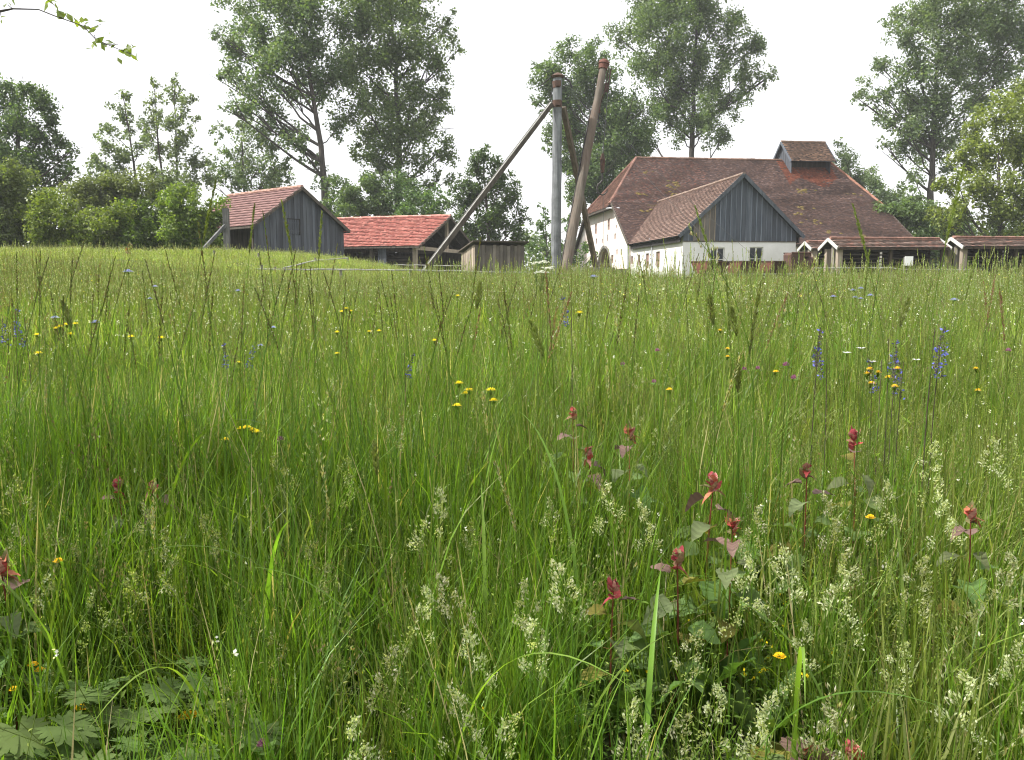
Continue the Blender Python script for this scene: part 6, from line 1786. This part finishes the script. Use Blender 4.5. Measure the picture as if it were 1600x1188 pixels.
orache(0, 1335, 1150, 1.55, 'red-tipped seedling at the bottom edge on the right')
orache(3, 1262, 1150, 1.6, 'dark red seedling at the bottom edge left of its neighbour')
orache(1, 2, 862, 1.9, 'crimson seedling cut by the left edge')
orache(2, 185, 742, 2.5, 'faint rusty seedling in the grass at the left, left one of a pair', 'rusty seedlings at the left'); orache(0, 240, 745, 2.5, 'faint rusty seedling in the grass at the left, right one of a pair', 'rusty seedlings at the left')

# cranesbill: palmate toothed leaves
def palmate(nb, c, az, tilt, Rr, r, lobes=7, col=(0.115, 0.175, 0.052)):
    X_ = np.array([math.cos(az), math.sin(az), tilt]); X_ /= np.linalg.norm(X_); Y_ = np.array([-math.sin(az), math.cos(az), 0]); N_ = np.cross(X_, Y_)
    for k in range(lobes):
        f = (k - (lobes - 1) / 2) / (lobes - 1); an = f * 4.6; L = Rr * (1 - .32 * abs(f) * 2) * r.uniform(.92, 1.06)
        d = X_ * math.cos(an) + Y_ * math.sin(an); s_ = -X_ * math.sin(an) + Y_ * math.cos(an)
        w0 = L * .16; lift = N_ * L * r.uniform(-.08, .05)
        cc = np.array(col) * r.uniform(.85, 1.15)
        # stalked base, then three pointed teeth
        A = c; B = c + d * L * .5 + s_ * w0 * 1.5 + lift * .5 + N_ * L * .03; Cc = c + d * L * .5 - s_ * w0 * 1.5 + lift * .5 + N_ * L * .03; D_ = c + d * L * .62 + lift * .6
        nb.add([A, B, D_, Cc], [(0, 1, 2, 3)], [cc])
        for sd in (-1, 0, 1):
            e = c + d * L * (1.0 if sd == 0 else .84) + s_ * w0 * 2.0 * sd + lift
            m0 = c + d * L * .5 + s_ * w0 * (.9 * sd - .62) + lift * .55 + N_ * L * .02; m1 = c + d * L * .5 + s_ * w0 * (.9 * sd + .62) + lift * .55 + N_ * L * .02
            q0 = c + d * L * .76 + s_ * w0 * (1.55 * sd - .55) + lift * .8; q1 = c + d * L * .76 + s_ * w0 * (1.55 * sd + .55) + lift * .8
            nb.add([m0, m1, q1, q0], [(0, 1, 2, 3)], [cc * r.uniform(.92, 1.08)]); nb.add([q0, q1, e, e], [(0, 1, 2, 3)], [cc * r.uniform(.92, 1.1)])
def t_crane(seed, n=8, h=.26, size=.062):
    r = np.random.default_rng(seed); parts = []; a = NB(); lf = []
    for k in range(n):
        an = k * 2.4 + r.normal(0, .2); rad = r.uniform(.03, .15); hh = h * r.uniform(.6, 1.1)
        e = np.array([math.cos(an) * rad, math.sin(an) * rad, hh]); stem(a, [np.zeros(3), e * np.array([.5, .5, .62]), e], [.0016, .0013, .001], (0.16, 0.17, 0.06))
        q = NB(); palmate(q, e, an, -.15 - .2 * r.random(), size * r.uniform(.8, 1.2), r); lf.append(q)
    return [('stalks', a, M['herb'])] + [('leaf', q, M['herb']) for q in lf]
kind('crane', 'cranesbill_plant', lambda s, H: t_crane(s, 9, .27, .066), 3, H=1.0, seed=260)
def crane_plant(k, px, py, Y, label, s=1.0, group=None):
    p = P(px, py, Y); plant('crane', k, 1.0, label, 'plant', group, (p.x, p.y, G(p.x, p.y)), rz=pr_.uniform(0, TAU), s=max(.8, min(1.15 if px > 800 else 1.9, (p.z - G(p.x, p.y)) / .24)))
crane_plant(0, 90, 1125, 1.62, 'cranesbill with broad palmate leaves in the bottom left corner')
crane_plant(1, 235, 1095, 1.72, 'cranesbill with palmate leaves right of the corner plant')
crane_plant(2, 165, 1180, 1.5, 'cranesbill spreading along the bottom edge between its neighbours')
crane_plant(0, 305, 1150, 1.55, 'cranesbill right-hand end of the patch, beside the big clover head')
crane_plant(1, 20, 1165, 1.5, 'cranesbill cut by the bottom left corner of the picture')
crane_plant(2, 1130, 728, 2.5, 'pale cranesbill behind the tallest red-tipped seedling')

# dock: long broad basal leaves
def t_dock(seed):
    r = np.random.default_rng(seed); parts = []
    for k in range(6):
        q = NB(); an = k * 1.1 + r.normal(0, .2); d = np.array([math.cos(an) * .5, math.sin(an) * .5, 1.0])
        st = np.array([math.cos(an) * .02, math.sin(an) * .02, .06]); stem(q, [np.zeros(3), st], [.003, .0025], (0.18, 0.16, 0.06))
        leaf_blade(q, st, d, np.array([-math.cos(an), -math.sin(an), .8]), r.uniform(.17, .26), r.uniform(.05, .07), (0.085, 0.15, 0.035), r, .25, .2, 10, .03); parts.append(('leaf', q, M['herb']))
    return parts
kind('dock', 'dock_plant', lambda s, H: t_dock(s), 3, H=1.0, seed=270)
for px, py, Y, lab in ((335, 1085, 1.95, 'dock with broad upright leaves in shade left of the middle'), (600, 1060, 2.0, 'dock with broad dark leaves behind the pale grass heads'), (500, 1085, 2.0, 'small dock between the two larger ones'),
                       (1090, 985, 1.95, 'dock with wide pale leaves at the foot of the red-tipped seedlings'), (1190, 1020, 1.8, 'dock leaves at the right of the red-tipped seedlings'), (985, 1010, 1.85, 'broad leaved dock left of the red-tipped seedlings'), (1560, 960, 1.9, 'yellowish dock near the right edge')):
    p = P(px, py, Y); plant('dock', int(px), 1.0, lab, 'plant', 'docks in the grass', (p.x, p.y, G(p.x, p.y)), rz=pr_.uniform(0, TAU), s=pr_.uniform(.75, 1.0))

# single grass stalks that stand out
def t_stalk(seed, kind, H=1.0):
    r = np.random.default_rng(seed); a, b = NB(), NB()
    le = (.10, .22, .34, .16)[seed % 4]; p = arc(H, le, 0.0, 12, droop=.25 if kind == 'nod' else 0.0)
    p[:, 0] -= p[-1, 0] * np.linspace(0, 1, 12) * .75
    p[:, 2] *= H / p[:, 2].max()
    t_ = lambda L: 1 - min(.6, L / H)
    stem(a, p, np.linspace(.0017, .0009, 12), GREEN[seed % 5] * 1.1)
    if kind == 'dark': spike_head(b, p, t_(.17), 1, .0021, 110, .0085, .0022, HEADB * .5, r)
    elif kind == 'red': spike_head(b, p, t_(.17), 1, .0034, 110, .010, .0028, np.array([(.28, .16, .13), (.34, .21, .17), (.24, .15, .10)]), r)
    elif kind == 'thick': spike_head(b, p, t_(.17), 1, .0045, 230, .012, .0025, HEADG * .75, r)
    elif kind == 'fox': spike_head(b, p, t_(.095), 1, .0105, 280, .014, .003, HEADG * .75, r)
    elif kind == 'loose': loose_head(b, p, t_(.24), r, HEADB * .6, .5, 22)
    elif kind == 'cock': panicle(b, p, t_(.15), r, HEADP, .85, 9, 40)
    elif kind == 'cockg': panicle(b, p, t_(.12), r, np.concatenate([HEADG, HEADP[:1]]), .78, 8, 32)
    elif kind == 'nod': loose_head(b, p, t_(.28), r, np.concatenate([HEADP, DRY]), .9, 28)
    elif kind == 'pale': spike_head(b, p, t_(.17), 1, .006, 110, .012, .003, np.concatenate([HEADP, DRY]), r)
    q = NB(); blades(q, 3, .004, (.3 * H, .5 * H), (.004, .008), .3, .5, GREEN, r, dry=0)
    return [('stem', a, M['blade']), ('seed_head', b, M['blade']), ('blade', q, M['blade'])]
for kd in ('dark', 'red', 'thick', 'fox', 'loose', 'cock', 'cockg', 'nod', 'pale'):
    kind(kd, {'cock': 'cocksfoot_stalk', 'cockg': 'cocksfoot_stalk', 'fox': 'foxtail_stalk', 'nod': 'nodding_grass_stalk'}.get(kd, 'grass_stalk'), (lambda k_: lambda s, H: t_stalk(s, k_, H))(kd), 4, seed=300 + 10 * len(kd))
def stalks(kd, label, group, spots):
    for i, ((px, py, Y), od) in enumerate(zip(spots, ordinals(spots))):
        loc, H = head_height(px, py, Y)
        plant(kd, i, H, label + od, 'grass stalk', group, loc, rz=pr_.uniform(-.9, .9) + (math.pi if pr_.random() < .45 else 0))
stalks('dark', 'slender dark seed spike rising against the bright meadow at the left', 'dark grass spikes at the left', [(48, 392, 2.2), (63, 400, 2.6), (70, 368, 2.4), (95, 440, 2.2), (130, 455, 2.4), (178, 480, 2.4), (20, 400, 2.6), (218, 495, 2.6), (330, 345, 1.9), (350, 520, 2.6), (262, 480, 3), (12, 450, 2.4)])
stalks('dark', 'slender dark seed spike rising before the barn and the hut', 'dark grass spikes in the middle', [(470, 405, 2.6), (495, 380, 2.4), (545, 425, 2.6), (573, 440, 2.6), (602, 448, 2.8), (623, 440, 3), (662, 455, 2.6), (690, 385, 2.2), (702, 420, 2.2), (725, 372, 2.3), (768, 440, 2.6), (790, 455, 3), (430, 330, 2.2), (384, 430, 2.6), (445, 460, 3)])
stalks('dark', 'slender dark seed spike rising before the white house', 'dark grass spikes before the house', [(985, 460, 2.2), (1028, 400, 2.6), (1050, 395, 2.6), (1082, 380, 2.4), (1105, 430, 2.6), (1210, 440, 2.6), (1318, 425, 2.6), (1360, 430, 3), (1240, 445, 2.8)])
_q = random.Random(31)
stalks('dark', 'fine bending grass stem with thin dark tip at the left', 'fine stems at the left', [(_q.uniform(10, 420), _q.uniform(385, 470), _q.uniform(1.9, 3.2)) for _ in range(22)])
stalks('dark', 'fine bending grass stem with thin dark tip near the middle', 'fine stems near the middle', [(_q.uniform(430, 960), _q.uniform(400, 480), _q.uniform(1.9, 3.2)) for _ in range(22)])
stalks('loose', 'fine bending grass stem with loose tip in the right third', 'fine stems at the right', [(_q.uniform(1080, 1590), _q.uniform(395, 480), _q.uniform(1.9, 3.2)) for _ in range(20)])
stalks('thick', 'thick green seed spike reaching up before the white annex', 'thick spikes before the annex', [(1143, 322, 2.6), (1165, 440, 2.0), (1150, 430, 2.4)])
stalks('thick', 'thick green seed spike crossing the drying racks', 'thick spikes before the racks', [(1392, 320, 2.3), (1462, 258, 1.8), (1350, 390, 3), (1500, 395, 3)])
stalks('thick', 'tall green seed spike standing before the dark shed', 'tall spikes before the shed', [(290, 285, 2.5), (468, 312, 2.6), (487, 330, 2.8), (375, 320, 3)])
stalks('red', 'reddish seed spike in the middle of the meadow', 'reddish spikes', [(842, 455, 2.2), (849, 480, 2.4), (867, 425, 2.3), (730, 480, 2.8), (1180, 455, 2.4), (1560, 440, 2.6), (1540, 430, 2.8), (1585, 450, 2.6)])
stalks('fox', 'plump pale green foxtail head in front of the sage spike', None, [(884, 500, 2.0)])
stalks('fox', 'plump green foxtail head in the right half of the meadow', 'foxtails at the right', [(1388, 465, 2.6), (1130, 460, 2.6), (1158, 562, 2.4), (1170, 480, 2.6)])
stalks('fox', 'dark plump foxtail head in the left half of the meadow', 'foxtails at the left', [(128, 470, 2.8), (735, 440, 3), (590, 690, 2.4)])
stalks('loose', 'loose brown oat grass head left of the crane', 'loose grass heads at the left', [(110, 430, 2.6), (150, 460, 2.8), (240, 440, 3), (300, 470, 3), (400, 480, 3), (520, 470, 3), (640, 480, 3), (30, 470, 2.4), (570, 520, 2.8), (190, 540, 2.6)])
stalks('loose', 'loose brown oat grass head right of the crane', 'loose grass heads at the right', [(940, 470, 3), (1040, 470, 3), (1120, 480, 2.8), (1250, 450, 3), (1420, 440, 2.8), (1530, 470, 2.8), (1580, 480, 2.6), (1300, 500, 3), (1470, 460, 3), (1200, 480, 3)])
stalks('pale', 'pale bleached seed spike in the grass of the middle', 'pale spikes', [(62, 572, 2.8), (980, 455, 2.6), (1120, 545, 2.2), (765, 595, 2.3), (232, 750, 2.0), (860, 470, 3), (808, 720, 2.0), (512, 710, 2.2), (955, 540, 2.6)])
stalks('nod', 'long nodding pale grass head arching at the right', 'nodding grass heads', [(1150, 355, 2.0), (1240, 395, 2.2), (1310, 1080, 1.45), (1490, 980, 1.6), (1570, 1130, 1.4), (1230, 690, 2.2), (505, 600, 2.2), (960, 740, 1.9)])
stalks('cock', 'pale flowering cocksfoot head at the bottom middle', 'cocksfoot at the bottom middle', [(605, 1022, 1.5), (650, 925, 1.65), (722, 900, 1.6), (845, 975, 1.55), (722, 1085, 1.4), (672, 768, 1.9), (895, 880, 1.75), (828, 915, 1.7), (740, 990, 1.5), (565, 1130, 1.42), (780, 1120, 1.42), (960, 760, 2.0), (1010, 790, 2.0)])
stalks('cock', 'pale flowering cocksfoot head at the bottom right', 'cocksfoot at the bottom right', [(1200, 1090, 1.42), (1000, 1100, 1.45), (1050, 1120, 1.45), (1310, 895, 1.7), (1300, 780, 1.95), (1155, 880, 1.75), (1065, 990, 1.6), (1330, 860, 1.75), (1180, 800, 1.9), (1245, 980, 1.6), (1420, 880, 1.8), (1285, 1110, 1.45), (1480, 780, 1.95), (1560, 870, 1.8), (1390, 1010, 1.6), (1500, 1060, 1.5), (1590, 1000, 1.55), (1110, 1080, 1.5), (1440, 700, 2.2), (1550, 690, 2.2), (1230, 860, 1.8), (1370, 760, 2.0)])
stalks('cockg', 'greenish cocksfoot head at the bottom left', 'cocksfoot at the bottom left', [(465, 715, 2.0), (345, 1060, 1.5), (152, 930, 1.75), (195, 895, 1.8), (340, 815, 1.9), (245, 790, 1.9), (18, 745, 2.1), (520, 720, 2.1), (505, 860, 1.8), (725, 815, 1.9), (615, 650, 2.3), (380, 1090, 1.5), (60, 900, 1.85), (30, 830, 1.9), (435, 990, 1.65), (280, 860, 1.85), (110, 820, 1.9), (870, 790, 1.9)])

def t_broad(seed, H):
    r = np.random.default_rng(seed); q = NB(); n = 18; L = H * 1.5; wd = r.uniform(.008, .013)
    t = np.linspace(0, 1, n); be = r.uniform(.12, .5); out = L * (.10 * t + be * t ** 2.2); z = L * (t * .95 - be * t ** 2.6)
    z *= H / z.max(); prof = np.interp(t, [0, .15, .4, .7, .9, 1], [.5, .9, 1, .75, .35, .03]) * wd / 2
    V = []
    for k in range(n): V += [(out[k], -prof[k], z[k] + prof[k] * .35), (out[k], 0, z[k]), (out[k], prof[k], z[k] + prof[k] * .35)]
    Q = [f for k in range(n - 1) for f in ((3 * k, 3 * k + 1, 3 * k + 4, 3 * k + 3), (3 * k + 1, 3 * k + 2, 3 * k + 5, 3 * k + 4))]
    q.add(V, Q, np.tile(GREEN[seed % 5] * 1.15, (len(Q), 1)))
    c = NB(); stem(c, [(0, 0, 0), (0, 0, H * .3), (.02, 0, H * .6)], [.002, .0018, .001], GREEN[0])
    return [('leaf_blade', q, M['blade']), ('stem', c, M['blade'])]
kind('broad', 'broad_grass_blade', t_broad, 5, seed=400)
for i, ((px, py, Y), od) in enumerate(zip(*(lambda S: (S, ordinals(S)))([(925, 690, 1.9), (1010, 960, 1.5), (1130, 1030, 1.4), (330, 960, 1.6), (120, 870, 1.8), (640, 880, 1.7), (400, 760, 2.0), (535, 820, 1.8), (1250, 930, 1.6), (1430, 840, 1.8), (1530, 930, 1.6), (760, 800, 1.9), (225, 630, 2.4), (690, 960, 1.5), (870, 1010, 1.5), (1350, 1000, 1.5)]))):
    loc, H = head_height(px, py, Y)
    plant('broad', i, H, 'broad arching green leaf blade of coarse grass in the foreground' + od, 'grass blade', 'broad blades in the foreground', loc, rz=pr_.uniform(0, TAU))
